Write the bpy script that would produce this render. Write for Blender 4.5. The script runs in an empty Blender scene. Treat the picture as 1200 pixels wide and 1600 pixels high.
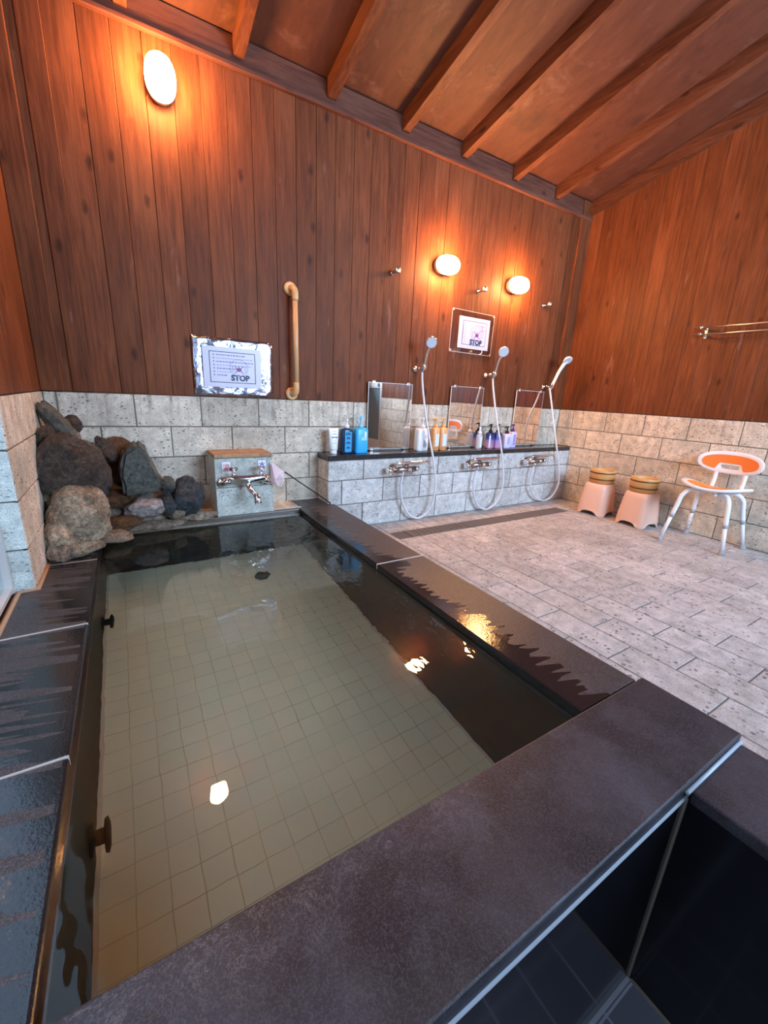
import bpy, bmesh, math, random
from mathutils import Vector, Matrix, noise
random.seed(7)
PI = math.pi
C = bpy.context.scene.collection
scene = bpy.context.scene

# ---------------------------------------------------------------- camera
F_PX = 640.5
PITCH, YAW, ROLL = -0.2809, 0.5599, 0.0491
CAM = Vector((-3.1708, -2.3082, 0.8066))
fw = Vector((math.sin(YAW)*math.cos(PITCH), math.cos(YAW)*math.cos(PITCH), math.sin(PITCH)))
rt = Vector((math.cos(YAW), -math.sin(YAW), 0)); up = rt.cross(fw)
r2 = rt*math.cos(ROLL)+up*math.sin(ROLL); u2 = -rt*math.sin(ROLL)+up*math.cos(ROLL)
cam = bpy.data.objects.new('camera', bpy.data.cameras.new('camera')); C.objects.link(cam)
M = Matrix.Identity(4)
for i in range(3):
    M[i][0] = r2[i]; M[i][1] = u2[i]; M[i][2] = -fw[i]; M[i][3] = CAM[i]
cam.matrix_world = M
cam.data.sensor_fit = 'VERTICAL'; cam.data.sensor_height = 36; cam.data.lens = F_PX*36/1600
cam.data.clip_start = 0.02
scene.camera = cam

# ---------------------------------------------------------------- light and exposure
LAMP_STRENGTH = 120
SKY_STRENGTH = 1.3
DAY_WEST = 7
DAY_SOUTH = 125
scene.view_settings.view_transform = 'Standard'; scene.view_settings.look = 'None'
scene.view_settings.gamma = 1; scene.view_settings.use_curve_mapping = False
scene.view_settings.exposure = 1.42
w = bpy.data.worlds.new('overcast sky'); scene.world = w; w.use_nodes = True
w.node_tree.nodes['Background'].inputs[0].default_value = (0.50, 0.68, 1.0, 1)
w.node_tree.nodes['Background'].inputs[1].default_value = SKY_STRENGTH

def daylight(name, loc, rot, sx, sy, power, col):
    l = bpy.data.lights.new(name, 'AREA'); l.shape = 'RECTANGLE'; l.size = sx; l.size_y = sy
    l.energy = power; l.color = col
    o = bpy.data.objects.new(name, l); C.objects.link(o); o.location = loc; o.rotation_euler = rot
    return o
# daylight entering through the south window and the glazed west side
daylight('daylight_south', (-1.10, -3.78, 1.55), (math.radians(-122), 0, PI), 1.9, 1.1, DAY_SOUTH, (0.52, 0.70, 1.0))
daylight('daylight_west', (-3.9, -2.3, 1.55), (math.radians(90), 0, math.radians(-90)), 2.2, 1.4, DAY_WEST, (0.62, 0.78, 1.0))

# ---------------------------------------------------------------- node helpers
class N:
    def __init__(s, name, **kw):
        s.m = bpy.data.materials.new(name); s.m.use_nodes = True
        s.t = s.m.node_tree; s.b = s.t.nodes['Principled BSDF']
        for k, v in kw.items(): s.set(k, v)
    def set(s, k, v):
        k = {'base': 'Base Color', 'rough': 'Roughness', 'metal': 'Metallic', 'spec': 'Specular IOR Level', 'coat': 'Coat Weight',
             'trans': 'Transmission Weight', 'ior': 'IOR', 'emit': 'Emission Color', 'estr': 'Emission Strength', 'normal': 'Normal', 'alpha': 'Alpha', 'sss': 'Subsurface Weight'}[k]
        if isinstance(v, bpy.types.NodeSocket): s.t.links.new(v, s.b.inputs[k])
        elif isinstance(v, tuple): s.b.inputs[k].default_value = v if len(v) == 4 else v+(1,)
        else: s.b.inputs[k].default_value = v
    def node(s, typ, **kw):
        n = s.t.nodes.new(typ)
        for k, v in kw.items():
            if k.startswith('i_'):
                k = k[2:]; k = int(k) if k.isdigit() else k.replace('_', ' ')
                if isinstance(v, bpy.types.NodeSocket): s.t.links.new(v, n.inputs[k])
                else: n.inputs[k].default_value = v
            else: setattr(n, k, v)
        return n
    def obj(s): return s.node('ShaderNodeTexCoord').outputs['Object']
    def gen(s): return s.node('ShaderNodeTexCoord').outputs['Generated']
    def map(s, v, scale=(1, 1, 1), loc=(0, 0, 0), rot=(0, 0, 0)):
        n = s.node('ShaderNodeMapping'); s.t.links.new(v, n.inputs[0])
        n.inputs['Scale'].default_value = scale; n.inputs['Location'].default_value = loc; n.inputs['Rotation'].default_value = rot
        return n.outputs[0]
    def noise(s, v, scale, detail=3, rough=.5, dist=0):
        return s.node('ShaderNodeTexNoise', i_Vector=v, i_Scale=scale, i_Detail=detail, i_Roughness=rough, i_Distortion=dist).outputs['Fac']
    def voro(s, v, scale, feature='F1', rnd=1):
        return s.node('ShaderNodeTexVoronoi', feature=feature, i_Vector=v, i_Scale=scale, i_Randomness=rnd).outputs['Distance']
    def ramp(s, f, stops, mode='LINEAR'):
        n = s.node('ShaderNodeValToRGB', i_Fac=f); n.color_ramp.interpolation = mode
        e = n.color_ramp.elements
        while len(e) < len(stops): e.new(.5)
        for el, (p, c) in zip(e, stops):
            el.position = p; el.color = (c, c, c, 1) if not isinstance(c, tuple) else c+(1,)
        return n.outputs[0]
    def mix(s, f, a, b, bt='MIX'):
        n = s.node('ShaderNodeMix', data_type='RGBA', blend_type=bt)
        for i, v in ((0, f), (6, a), (7, b)):
            if isinstance(v, bpy.types.NodeSocket): s.t.links.new(v, n.inputs[i])
            elif i == 0: n.inputs[i].default_value = v
            else: n.inputs[i].default_value = v if len(v) == 4 else v+(1,)
        return n.outputs[2]
    def math(s, op, a, b=0., c=None, clamp=False):
        n = s.node('ShaderNodeMath', operation=op, use_clamp=clamp)
        for i, v in enumerate((a, b) if c is None else (a, b, c)):
            if isinstance(v, bpy.types.NodeSocket): s.t.links.new(v, n.inputs[i])
            else: n.inputs[i].default_value = v
        return n.outputs[0]
    def xyz(s, v):
        return s.node('ShaderNodeSeparateXYZ', i_0=v).outputs
    def comb(s, x, y, z): return s.node('ShaderNodeCombineXYZ', i_0=x, i_1=y, i_2=z).outputs[0]
    def bump(s, h, strength=.3, dist=.01):
        s.set('normal', s.node('ShaderNodeBump', i_Height=h, i_Strength=strength, i_Distance=dist).outputs[0])
    def island(s): return s.node('ShaderNodeNewGeometry').outputs['Random Per Island']

def plain(name, col, rough=.5, metal=0., **kw):
    return N(name, base=col, rough=rough, metal=metal, **kw).m

def wood_mat(name, axis, dark, mid, lite, vert=True):
    """stained cedar boards, grain along `axis`"""
    n = N(name, rough=.6, spec=.15); o = n.obj(); isl = n.island()
    off = n.comb(n.math('MULTIPLY', isl, 13.), n.math('MULTIPLY', isl, 7.), n.math('MULTIPLY', isl, 29.))
    v = n.node('ShaderNodeVectorMath', operation='ADD', i_0=o, i_1=off).outputs[0]
    st = {'x': (.06, 1, 1), 'y': (1, .06, 1), 'z': (1, 1, .06)}[axis]
    g = n.noise(n.map(v, st), 75, 5, .65, .4)
    broad = n.noise(n.map(v, tuple(a if a == 1 else .3 for a in st)), 6, 4, .6)
    col = n.mix(n.ramp(g, [(.3, 0.), (.7, 1.)]), dark, mid)
    col = n.mix(n.math('MULTIPLY', n.ramp(broad, [(.5, 0.), (.75, 1.)]), .55), col, lite)
    tint = n.ramp(isl, [(0., .80), (1., 1.15)])
    col = n.mix(1., col, tint, 'MULTIPLY')
    kn = n.math('ADD', n.voro(n.map(v, tuple(a if a == 1 else .5 for a in st)), 9), n.math('MULTIPLY', n.noise(v, 40, 3), .12))
    kmask = n.ramp(kn, [(.12, 1.), (.22, 0.)])
    col = n.mix(n.math('MULTIPLY', kmask, .7), col, tuple(c*.35 for c in dark))
    pale = n.noise(n.map(v, tuple(a if a == 1 else .2 for a in st)), 16, 6, .7)
    col = n.mix(n.math('MULTIPLY', n.ramp(pale, [(.62, 0.), (.70, 1.)]), .30), col, (.34, .17, .12))
    n.set('base', col)
    n.set('rough', n.math('ADD', n.math('MULTIPLY', g, .25), .42))
    n.bump(g, .25, .004)
    return n.m
WOOD = wood_mat('stained_cedar', 'z', (.080, .021, .007), (.19, .054, .018), (.25, .080, .030))
WOODX = wood_mat('stained_cedar_beam', 'x', (.07, .022, .014), (.15, .052, .030), (.22, .09, .055))
WOODY = wood_mat('stained_cedar_rafter', 'y', (.060, .018, .009), (.15, .050, .022), (.21, .08, .042))
def ceil_mat():
    n = N('stained_ceiling_board', rough=.6, spec=.25); o = n.obj()
    a = n.noise(n.map(o, (1, .35, .35)), 22, 5, .65, .3)
    b = n.noise(o, 3.4, 6, .7, .5)
    col = n.mix(a, (.05, .016, .009), (.135, .046, .024))
    col = n.mix(n.math('MULTIPLY', n.ramp(b, [(.56, 0.), (.72, 1.)]), .5), col, (.24, .12, .085))
    col = n.mix(n.math('MULTIPLY', n.ramp(n.noise(o, 5, 4, .6), [(.28, 1.), (.42, 0.)]), .5), col, (.035, .014, .010))
    n.set('base', col); n.bump(a, .2, .005); return n.m
CEIL = ceil_mat()

def oya(name, base, dark, streak=.35, fleck=.8, moss=0.):
    """pale volcanic block with dark flecks"""
    n = N(name, rough=.8, spec=.25); o = n.obj(); isl = n.island()
    off = n.comb(n.math('MULTIPLY', isl, 17.), n.math('MULTIPLY', isl, 5.), n.math('MULTIPLY', isl, 11.))
    v = n.node('ShaderNodeVectorMath', operation='ADD', i_0=o, i_1=off).outputs[0]
    fine = n.noise(v, 240, 3, .7)
    mid = n.noise(v, 22, 5, .6)
    d = n.math('ADD', n.voro(n.map(v, (1, 1, 2.2), rot=(.3, .7, .4)), 42), n.math('MULTIPLY', n.noise(v, 90, 4, .7), .5))
    fl = n.ramp(d, [(.45, 1.), (.51, 0.)])
    fl = n.math('MULTIPLY', fl, n.ramp(n.noise(v, 16, 3), [(.40, .12), (.58, 1.)]))
    col = n.mix(n.ramp(mid, [(.3, 0.), (.7, 1.)]), tuple(c*.68 for c in base), tuple(min(1, c*1.22) for c in base))
    col = n.mix(n.ramp(fine, [(.40, .6), (.55, 0.)]), col, tuple(c*.45 for c in base))
    col = n.mix(n.math('MULTIPLY', fl, fleck), col, dark)
    col = n.mix(1., col, n.ramp(isl, [(0., .84), (1., 1.08)]), 'MULTIPLY')
    st = n.noise(n.map(o, (1, 1, .12)), 34, 3, .6)
    zz = n.xyz(o)[2]
    sm = n.math('MULTIPLY', n.ramp(st, [(.5, 0.), (.7, 1.)]), n.math('MULTIPLY', n.ramp(zz, [(.55, 0.), (.75, 1.)]), streak))
    col = n.mix(sm, col, (.20, .13, .10))
    if moss:
        mm = n.ramp(n.noise(o, 3.2, 4, .6), [(.45, 0.), (.75, 1.)])
        col = n.mix(n.math('MULTIPLY', mm, moss), col, (.17, .15, .10))
    n.set('base', col)
    h = n.math('SUBTRACT', n.math('MULTIPLY', fine, .5), n.math('MULTIPLY', fl, .8))
    n.bump(h, .45, .004)
    return n.m
STONE = oya('pale_tuff_block', (.80, .68, .53), (.13, .10, .08), .8, .95, .42)
STONE_SHELF = oya('grey_tuff_block', (.72, .68, .63), (.12, .12, .12), 0., .95, .15)
STONE_DAYLIT = oya('daylit_tuff_block', (.74, .77, .70), (.10, .12, .10), 0., .6)  # pier's front face: same stone with the teal daylight painted into its colour
FLOORM = oya('floor_tuff_tile', (.56, .53, .51), (.12, .11, .10), 0., .9, .35)
MORTAR = plain('mortar', (.15, .125, .10), .9)
GROUT_L = plain('pale_grout', (.55, .50, .46), .7)
CAULK = plain('white_sealant', (.50, .54, .60), .35)
CAULK_O = plain('tan_sealant', (.42, .24, .13), .5)

def granite(name, kind):
    n = N(name, spec=.5); o = n.obj(); x, y, z = n.xyz(o)
    sp = n.noise(o, 420, 2, .6)
    big = n.noise(o, 7, 5, .6)
    base = n.mix(n.ramp(sp, [(.45, 0.), (.66, 1.)]), (.018, .016, .018), (.10, .092, .100))
    base = n.mix(n.math('MULTIPLY', n.ramp(big, [(.45, 0.), (.7, 1.)]), .4), base, (.10, .092, .095))
    rough = n.math('ADD', n.math('MULTIPLY', big, .2), .38)
    if kind == 'slab':
        Y3_ = -1.923; x_ = n.math('ADD', x, 3.1)
        base = n.mix(.5, base, (.016, .016, .024))
        # lime scale veins and a dusty bloom
        v1 = n.node('ShaderNodeVectorMath', operation='ADD', i_0=o, i_1=n.node('ShaderNodeTexNoise', i_Vector=o, i_Scale=18., i_Detail=5.).outputs['Color']).outputs[0]
        wob = n.noise(n.map(o, (1, 1, 0)), 26, 7, .72, .8)
        ct = n.math('ABSOLUTE', n.math('SUBTRACT', n.math('FRACT', n.math('MULTIPLY', wob, 7.)), .5))
        edge = n.ramp(n.math('SUBTRACT', Y3_, y), [(.0, 1.), (.11, .25)])
        mask = n.math('MULTIPLY', n.ramp(ct, [(.0, 1.), (.07, 0.)]), n.math('MULTIPLY', n.ramp(n.noise(o, 11, 3), [(.40, 0.), (.56, 1.)]), n.math('MULTIPLY', edge, n.ramp(x_, [(.0, 1.), (.8, .15)]))))
        base = n.mix(n.math('MULTIPLY', mask, .75), base, (.30, .26, .24))
        bloom = n.ramp(n.noise(o, 5.5, 5, .65), [(.46, 0.), (.75, 1.)])
        base = n.mix(n.math('MULTIPLY', bloom, .30), base, (.145, .145, .19))
        rough = n.math('ADD', n.math('MULTIPLY', big, .25), .30)
    if kind in ('right', 'left'):
        # ragged tongues of water lapping over the inner edge
        if kind == 'right': dist = n.math('SUBTRACT', x, -2.4004)
        else: dist = n.math('SUBTRACT', -3.321, x)
        yy = n.math('ADD', y, n.math('MULTIPLY', x, .22))
        t1 = n.noise(n.comb(n.math('MULTIPLY', yy, 46. if kind == 'right' else 38.), n.math('MULTIPLY', x, 2.), 0.), 1., 1.5, .5)
        t2 = n.noise(n.comb(n.math('MULTIPLY', yy, 2.1), 0., 5.), 1., 2)
        amp = .075 if kind == 'right' else .19
        if kind == 'right': reach = n.math('ADD', n.math('MULTIPLY', n.ramp(t1, [(.35, 0.), (.65, 1.)]), amp), n.math('SUBTRACT', n.math('MULTIPLY', t2, .18), .055))
        else: reach = n.math('ADD', n.math('MULTIPLY', n.ramp(t1, [(.38, 0.), (.60, 1.)]), .17), n.math('SUBTRACT', n.math('MULTIPLY', t2, .05), .015))
        wet = n.math('MULTIPLY', n.math('GREATER_THAN', reach, dist), .9)
        base = n.mix(wet, base, (.012, .011, .011))
        rough = n.mix(wet, rough, (.06, .06, .06))
    n.set('base', base); n.set('rough', rough)
    n.bump(n.noise(o, 160, 3, .6), .18 if kind != 'slab' else .25, .002)
    return n.m
GR_R = granite('wet_granite_right', 'right'); GR_L = granite('wet_granite_left', 'left')
GR_S = granite('scaled_granite', 'slab'); GR = granite('dark_granite', 'plain')

def tile_mat(name, base, grout, pitch, gw, rough=.35, var=.25, org=(0, 0)):
    n = N(name, rough=rough); o = n.obj(); x, y, z = n.xyz(o)
    def line(c, off):
        f = n.math('FRACT', n.math('DIVIDE', n.math('SUBTRACT', n.math('ADD', c, n.math('MULTIPLY', n.math('SUBTRACT', n.noise(o, 9, 2), .5), .004)), off), pitch))
        a = n.math('ABSOLUTE', n.math('SUBTRACT', f, .5))
        return n.math('GREATER_THAN', a, .5-gw/pitch/2)
    g = n.math('MAXIMUM', line(x, org[0]), line(y, org[1]))
    br = n.ramp(n.noise(o, 5, 4, .6), [(.38, 1.), (.62, .35)])
    cell = n.node('ShaderNodeTexWhiteNoise', noise_dimensions='2D', i_Vector=n.comb(n.math('FLOOR', n.math('DIVIDE', n.math('SUBTRACT', x, org[0]), pitch)), n.math('FLOOR', n.math('DIVIDE', n.math('SUBTRACT', y, org[1]), pitch)), 0.)).outputs[0]
    b = n.mix(n.math('MULTIPLY', cell, var), base, tuple(c*.7 for c in base))
    b = n.mix(n.math('MULTIPLY', n.noise(o, 4, 5, .6), .5), b, tuple(c*.72 for c in base))
    n.set('base', n.mix(n.math('MULTIPLY', g, br), b, grout)); return n.m
POOLTILE = tile_mat('pool_floor_tile', (.72, .74, .64), (.40, .39, .30), .0625, .0022, .5, .2, (-3.321, -.19))
TUBTILE = tile_mat('small_tub_tile', (.20, .20, .25), (.5, .52, .6), .098, .004, .3, .1, (-2.385, -2.135))
POOLWALL = plain('black_wall_tile', (.014, .012, .011), .18)
POOLWALL_LIT = plain('lit_black_wall_tile', (.040, .030, .016), .55, spec=.1)  # black tile of the left wall, its lit olive brown put into the colour
TUBWALL = plain('black_polished_tile', (.006, .006, .008), .10, spec=.3)
CHROME = plain('chrome', (.80, .80, .82), .12, 1.)
STEEL = plain('brushed_steel', (.62, .60, .58), .28, 1.)
WHITE = plain('white_plastic', (.80, .80, .80), .35)
HOSEM = plain('pale_grey_hose', (.66, .66, .68), .35)
GREYRUB = plain('grey_rubber', (.34, .34, .35), .6)

# ---------------------------------------------------------------- mesh builder
class MB:
    def __init__(s): s.v = []; s.f = []; s.mi = []; s.sm = []
    def add(s, vs, fs, mi=0, smooth=False):
        b = len(s.v); s.v += [tuple(v) for v in vs]
        for f in fs: s.f.append(tuple(i+b for i in f)); s.mi.append(mi); s.sm.append(smooth)
        return s
    def box(s, a, b, mi=0, bev=0., M=None):
        x0, y0, z0 = (min(p, q) for p, q in zip(a, b)); x1, y1, z1 = (max(p, q) for p, q in zip(a, b))
        if bev <= 0:
            vs = [(x, y, z) for z in (z0, z1) for y in (y0, y1) for x in (x0, x1)]
            fs = [(0, 2, 3, 1), (4, 5, 7, 6), (0, 1, 5, 4), (2, 6, 7, 3), (0, 4, 6, 2), (1, 3, 7, 5)]
        else:
            bm = bmesh.new(); bmesh.ops.create_cube(bm, size=1)
            for v in bm.verts: v.co = Vector((x0 if v.co.x < 0 else x1, y0 if v.co.y < 0 else y1, z0 if v.co.z < 0 else z1))
            bmesh.ops.bevel(bm, geom=list(bm.edges), offset=bev, segments=2, affect='EDGES', profile=.5)
            bm.verts.index_update(); vs = [v.co.copy() for v in bm.verts]; fs = [[v.index for v in f.verts] for f in bm.faces]; bm.free()
        if M is not None: vs = [M @ Vector(v) for v in vs]
        return s.add(vs, fs, mi)
    def prism(s, pts, d, mi=0, smooth=False):
        """polygon pts (3-D, planar) extruded by vector d"""
        n = len(pts); d = Vector(d); vs = [Vector(p) for p in pts]+[Vector(p)+d for p in pts]
        fs = [tuple(range(n))[::-1], tuple(range(n, 2*n))]
        s.add(vs, fs, mi)
        b = len(s.v)-2*n
        for i in range(n):
            j = (i+1) % n; s.f.append((b+i, b+j, b+n+j, b+n+i)); s.mi.append(mi); s.sm.append(smooth)
        return s
    def tube(s, pts, r, n=12, mi=0, spline=0, caps=True, flat=None):
        pts = [Vector(p) for p in pts]
        rs = list(r) if hasattr(r, '__len__') else [r]*len(pts)
        if spline:
            P = [pts[0]*2-pts[1]]+pts+[pts[-1]*2-pts[-2]]; R = [rs[0]]+rs+[rs[-1]]; np_ = []; nr = []
            for i in range(1, len(P)-2):
                for k in range(spline):
                    t = k/spline; a, b, c, d = P[i-1:i+3]
                    np_.append(.5*((2*b)+(c-a)*t+(2*a-5*b+4*c-d)*t*t+(3*b-a-3*c+d)*t**3)); nr.append(R[i]*(1-t)+R[i+1]*t)
            np_.append(pts[-1]); nr.append(rs[-1]); pts, rs = np_, nr
        m = len(pts); T = []
        for i in range(m):
            t = pts[min(i+1, m-1)]-pts[max(i-1, 0)]; T.append(t.normalized())
        ref = Vector((0, 0, 1)) if abs(T[0].z) < .9 else Vector((1, 0, 0))
        nrm = (ref-T[0]*ref.dot(T[0])).normalized(); vs = []
        for i in range(m):
            nrm = (nrm-T[i]*nrm.dot(T[i])).normalized(); bn = T[i].cross(nrm)
            for k in range(n):
                a = 2*PI*k/n; vs.append(pts[i]+nrm*math.cos(a)*rs[i]+bn*math.sin(a)*rs[i]*(flat or 1))
        fs = [(i*n+k, i*n+(k+1) % n, (i+1)*n+(k+1) % n, (i+1)*n+k) for i in range(m-1) for k in range(n)]
        s.add(vs, fs, mi, True)
        if caps:
            b = len(s.v)-m*n; s.f.append(tuple(b+k for k in range(n))[::-1]); s.f.append(tuple(b+(m-1)*n+k for k in range(n))); s.mi += [mi, mi]; s.sm += [False, False]
        return s
    def lathe(s, prof, c=(0, 0, 0), n=28, mi=0, sx=1, sy=1, ex=2, M=None, smooth=True, capt=True, capb=True):
        """profile [(r,z)] round z; superellipse exponent ex; optional matrix"""
        vs = []
        for r, z in prof:
            for k in range(n):
                a = 2*PI*k/n; ca, sa = math.cos(a), math.sin(a)
                q = (abs(ca)**ex+abs(sa)**ex)**(-1/ex)
                p = Vector((r*sx*q*ca, r*sy*q*sa, z))
                if M is not None: p = M @ p
                vs.append(p+Vector(c))
        m = len(prof); fs = [(i*n+k, i*n+(k+1) % n, (i+1)*n+(k+1) % n, (i+1)*n+k) for i in range(m-1) for k in range(n)]
        s.add(vs, fs, mi, smooth)
        b = len(s.v)-m*n
        if capb: s.f.append(tuple(b+k for k in range(n))[::-1]); s.mi.append(mi); s.sm.append(False)
        if capt: s.f.append(tuple(b+(m-1)*n+k for k in range(n))); s.mi.append(mi); s.sm.append(False)
        return s
    def build(s, name, mats, parent=None, loc=(0, 0, 0)):
        me = bpy.data.meshes.new(name); me.from_pydata(s.v, [], s.f)
        mats = mats if isinstance(mats, (list, tuple)) else [mats]
        for m in mats: me.materials.append(m)
        me.polygons.foreach_set('material_index', s.mi); me.polygons.foreach_set('use_smooth', s.sm)
        bm = bmesh.new(); bm.from_mesh(me); bmesh.ops.recalc_face_normals(bm, faces=bm.faces); bm.to_mesh(me); bm.free()
        me.update()
        o = bpy.data.objects.new(name, me); C.objects.link(o)
        if parent is not None:
            o.parent = parent; o.matrix_parent_inverse = Matrix.Translation(-parent_origin(parent))
        return o
def parent_origin(p):
    v = Vector(p.location)
    if p.parent is not None: return Vector((0, 0, 0)) if p.type == 'MESH' else v
    return v
def tag(o, label=None, cat=None, group=None, kind=None):
    for k, v in (('label', label), ('category', cat), ('group', group), ('kind', kind)):
        if v: o[k] = v
    return o
def thing(name, loc, label, cat, group=None):
    o = bpy.data.objects.new(name, None); C.objects.link(o); o.location = loc; o.empty_display_size = .05
    return tag(o, label, cat, group)
def struct(o): o['kind'] = 'structure'; return o
def Rm(ax, deg): return Matrix.Rotation(math.radians(deg), 4, ax)
def frame(origin, zdir, xdir=None):
    z = Vector(zdir).normalized(); x = Vector(xdir) if xdir else (Vector((0, 0, 1)) if abs(z.z) < .9 else Vector((1, 0, 0)))
    x = (x-z*x.dot(z)).normalized(); y = z.cross(x); Mx = Matrix.Identity(4)
    for i in range(3): Mx[i][0] = x[i]; Mx[i][1] = y[i]; Mx[i][2] = z[i]; Mx[i][3] = Vector(origin)[i]
    return Mx

# ---------------------------------------------------------------- block and plank walls
def pillow(mb, O, ua, va, na, u0, u1, v0, v1, d, ch=.002, mi=0):
    O, ua, va, na = map(Vector, (O, ua, va, na)); pts = []
    j = lambda: random.uniform(-.0006, .0006)
    for dd, c in ((0, 0), (d-ch, 0), (d, ch)):
        for (u, v) in ((u0+c, v0+c), (u1-c, v0+c), (u1-c, v1-c), (u0+c, v1-c)):
            pts.append(O+ua*u+va*v+na*(dd+(j() if dd else 0)))
    fs = [(8, 9, 10, 11)]
    for l in (0, 4):
        for k in range(4): fs.append((l+k, l+(k+1) % 4, l+4+(k+1) % 4, l+4+k))
    mb.add(pts, fs, mi)
def courses(mb, O, ua, va, na, u0, u1, rows, org, pitch=.2865, gap=.005, d=.012, mi=0):
    """rows = [(v0,v1,parity)] running bond"""
    for v0, v1, par in rows:
        k = math.floor((u0-org)/pitch)-1
        while True:
            a = org+(k+par*.5)*pitch; b = a+pitch; k += 1
            if a >= u1: break
            a2, b2 = max(a, u0), min(b, u1)
            if b2-a2 < .012: continue
            pillow(mb, O, ua, va, na, a2+gap/2, b2-gap/2, v0+gap/2, v1-gap/2, d, mi=mi)
X, Y, Z = (1, 0, 0), (0, 1, 0), (0, 0, 1)
def planks(mb, O, ua, na, u0, u1, ztop, z0, pitch=.106, gap=.0012, d=.012, org=0.):
    k = math.floor((u0-org)/pitch)
    while True:
        a = org+k*pitch; b = a+pitch; k += 1
        if a >= u1: break
        a2, b2 = max(a, u0), min(b, u1)
        if b2-a2 < .01: continue
        zt = min(ztop(a2), ztop(b2))
        pillow(mb, O, ua, Z, na, a2+gap/2, b2-gap/2, z0, zt, d+random.uniform(-.0006, .0006), .0015)

SL = .22                                     # roof slope
def roof_z(y): return 2.255-SL*y
YS = -3.6                                    # south wall
# north wall (behind the bath)
mb = MB(); mb.box((-3.62, .012, -.5), (.12, .12, 2.42), 1)
mb.box((-3.47, 0.0, -.02), (0, .012, .748), 1)
courses(mb, (0, .010, 0), X, Z, (0, -1, 0), -3.47, 0., [(.60, .75, 0), (.45, .60, 1), (.30, .45, 0), (.15, .30, 1), (0, .15, 0)], -1.982, .2885)
wall_n = struct(mb.build('wall_north', [STONE, MORTAR]))
mb = MB(); planks(mb, (0, .012, 0), X, (0, -1, 0), -3.47, 0., lambda u: 2.24, .752)
o = mb.build('plank_cladding', WOOD, wall_n)
mb = MB(); mb.box((-3.47, .0, 2.155), (0, -.010, 2.25), 0); o = mb.build('header_board', WOODX, wall_n)
mb = MB(); mb.box((-3.47, .0, 2.132), (0, -.024, 2.152), 0, .004); o = mb.build('ledger_trim', WOODX, wall_n)
mb = MB(); mb.box((-.118, .0, .752), (0, -.018, 2.25), 0, .003); mb.box((-3.47, .0, .752), (-3.39, -.02, 2.26), 0, .003); mb.box((-3.36, .0, .752), (-3.285, -.008, 2.13), 0, .003)
mb.build('corner_post', WOOD, wall_n)
# east wall (right)
mb = MB(); mb.box((.012, .12, -.1), (.12, -3.02, 3.0), 1)
mb.box((.012, -3.02, 1.85), (.12, YS-.12, 3.1), 1)
mb.box((0, 0, -.02), (.012, -3.02, .748), 1)
courses(mb, (.010, 0, 0), Y, Z, (-1, 0, 0), -3.02, 0., [(.60, .75, 0), (.45, .60, 1), (.30, .45, 0), (.15, .30, 1), (0, .15, 0)], -.14, .2865)
wall_e = struct(mb.build('wall_east', [STONE, MORTAR]))
mb = MB(); planks(mb, (.012, 0, 0), Y, (-1, 0, 0), -3.02, 0., lambda u: roof_z(u), .752)
planks(mb, (.012, 0, 0), Y, (-1, 0, 0), YS, -3.02, lambda u: roof_z(u), 1.85)
mb.build('plank_cladding', WOOD, wall_e)
mb = MB()
mb.prism([(0, 0, 2.165), (0, 0, 2.25), (0, YS, 2.25-SL*YS), (0, YS, 2.165-SL*YS)], (-.035, 0, 0)); mb.build('wall_plate', WOODY, wall_e)
# west wall: stone pier with timber above, glazing beyond it
mb = MB(); mb.box((-4.2, -.748, -.1), (-3.482, .12, .748), 1)
rw = [(.60, .75, 0), (.45, .60, 1), (.30, .45, 0), (.15, .30, 1), (0, .15, 0)]
courses(mb, (-3.484, 0, 0), Y, Z, X, -.76, 0., rw, -.76+.287, .287, d=.014, mi=0)
courses(mb, (0, -.746, 0), X, Z, (0, -1, 0), -4.2, -3.47, rw, -3.47, .287, d=.014, mi=2)
wall_w = struct(mb.build('wall_west', [STONE, MORTAR, STONE_DAYLIT]))
mb = MB(); planks(mb, (-3.482, 0, 0), Y, X, -.76, 0., lambda u: roof_z(u), .752); mb.box((-3.6, -.76, .75), (-3.482, .12, 2.5))
mb.box((-3.6, YS, 2.02), (-3.482, -.76, 3.1))
mb.build('plank_cladding', WOOD, wall_w)
# south wall
mb = MB(); mb.box((-3.62, YS-.12, -.1), (.12, YS, .98), 0); mb.box((-3.62, YS-.12, 2.06), (.12, YS, 3.1), 0)
mb.box((-3.62, YS-.12, .98), (-2.12, YS, 2.06), 0); mb.box((-.12, YS-.12, .98), (.12, YS, 2.06), 0)
courses(mb, (0, YS, 0), X, Z, Y, -3.47, 0., rw, -1.9, .287, mi=1)
wall_s = struct(mb.build('wall_south', [MORTAR, STONE]))
mb = MB(); planks(mb, (0, YS, 0), X, Y, -3.47, 0., lambda u: .98, .752)
planks(mb, (0, YS, 0), X, Y, -3.47, 0., lambda u: 3.02, 2.06)
planks(mb, (0, YS, 0), X, Y, -3.47, -2.12, lambda u: 2.06, .98); planks(mb, (0, YS, 0), X, Y, -.12, 0, lambda u: 2.06, .98)
mb.build('plank_cladding', WOOD, wall_s)

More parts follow.
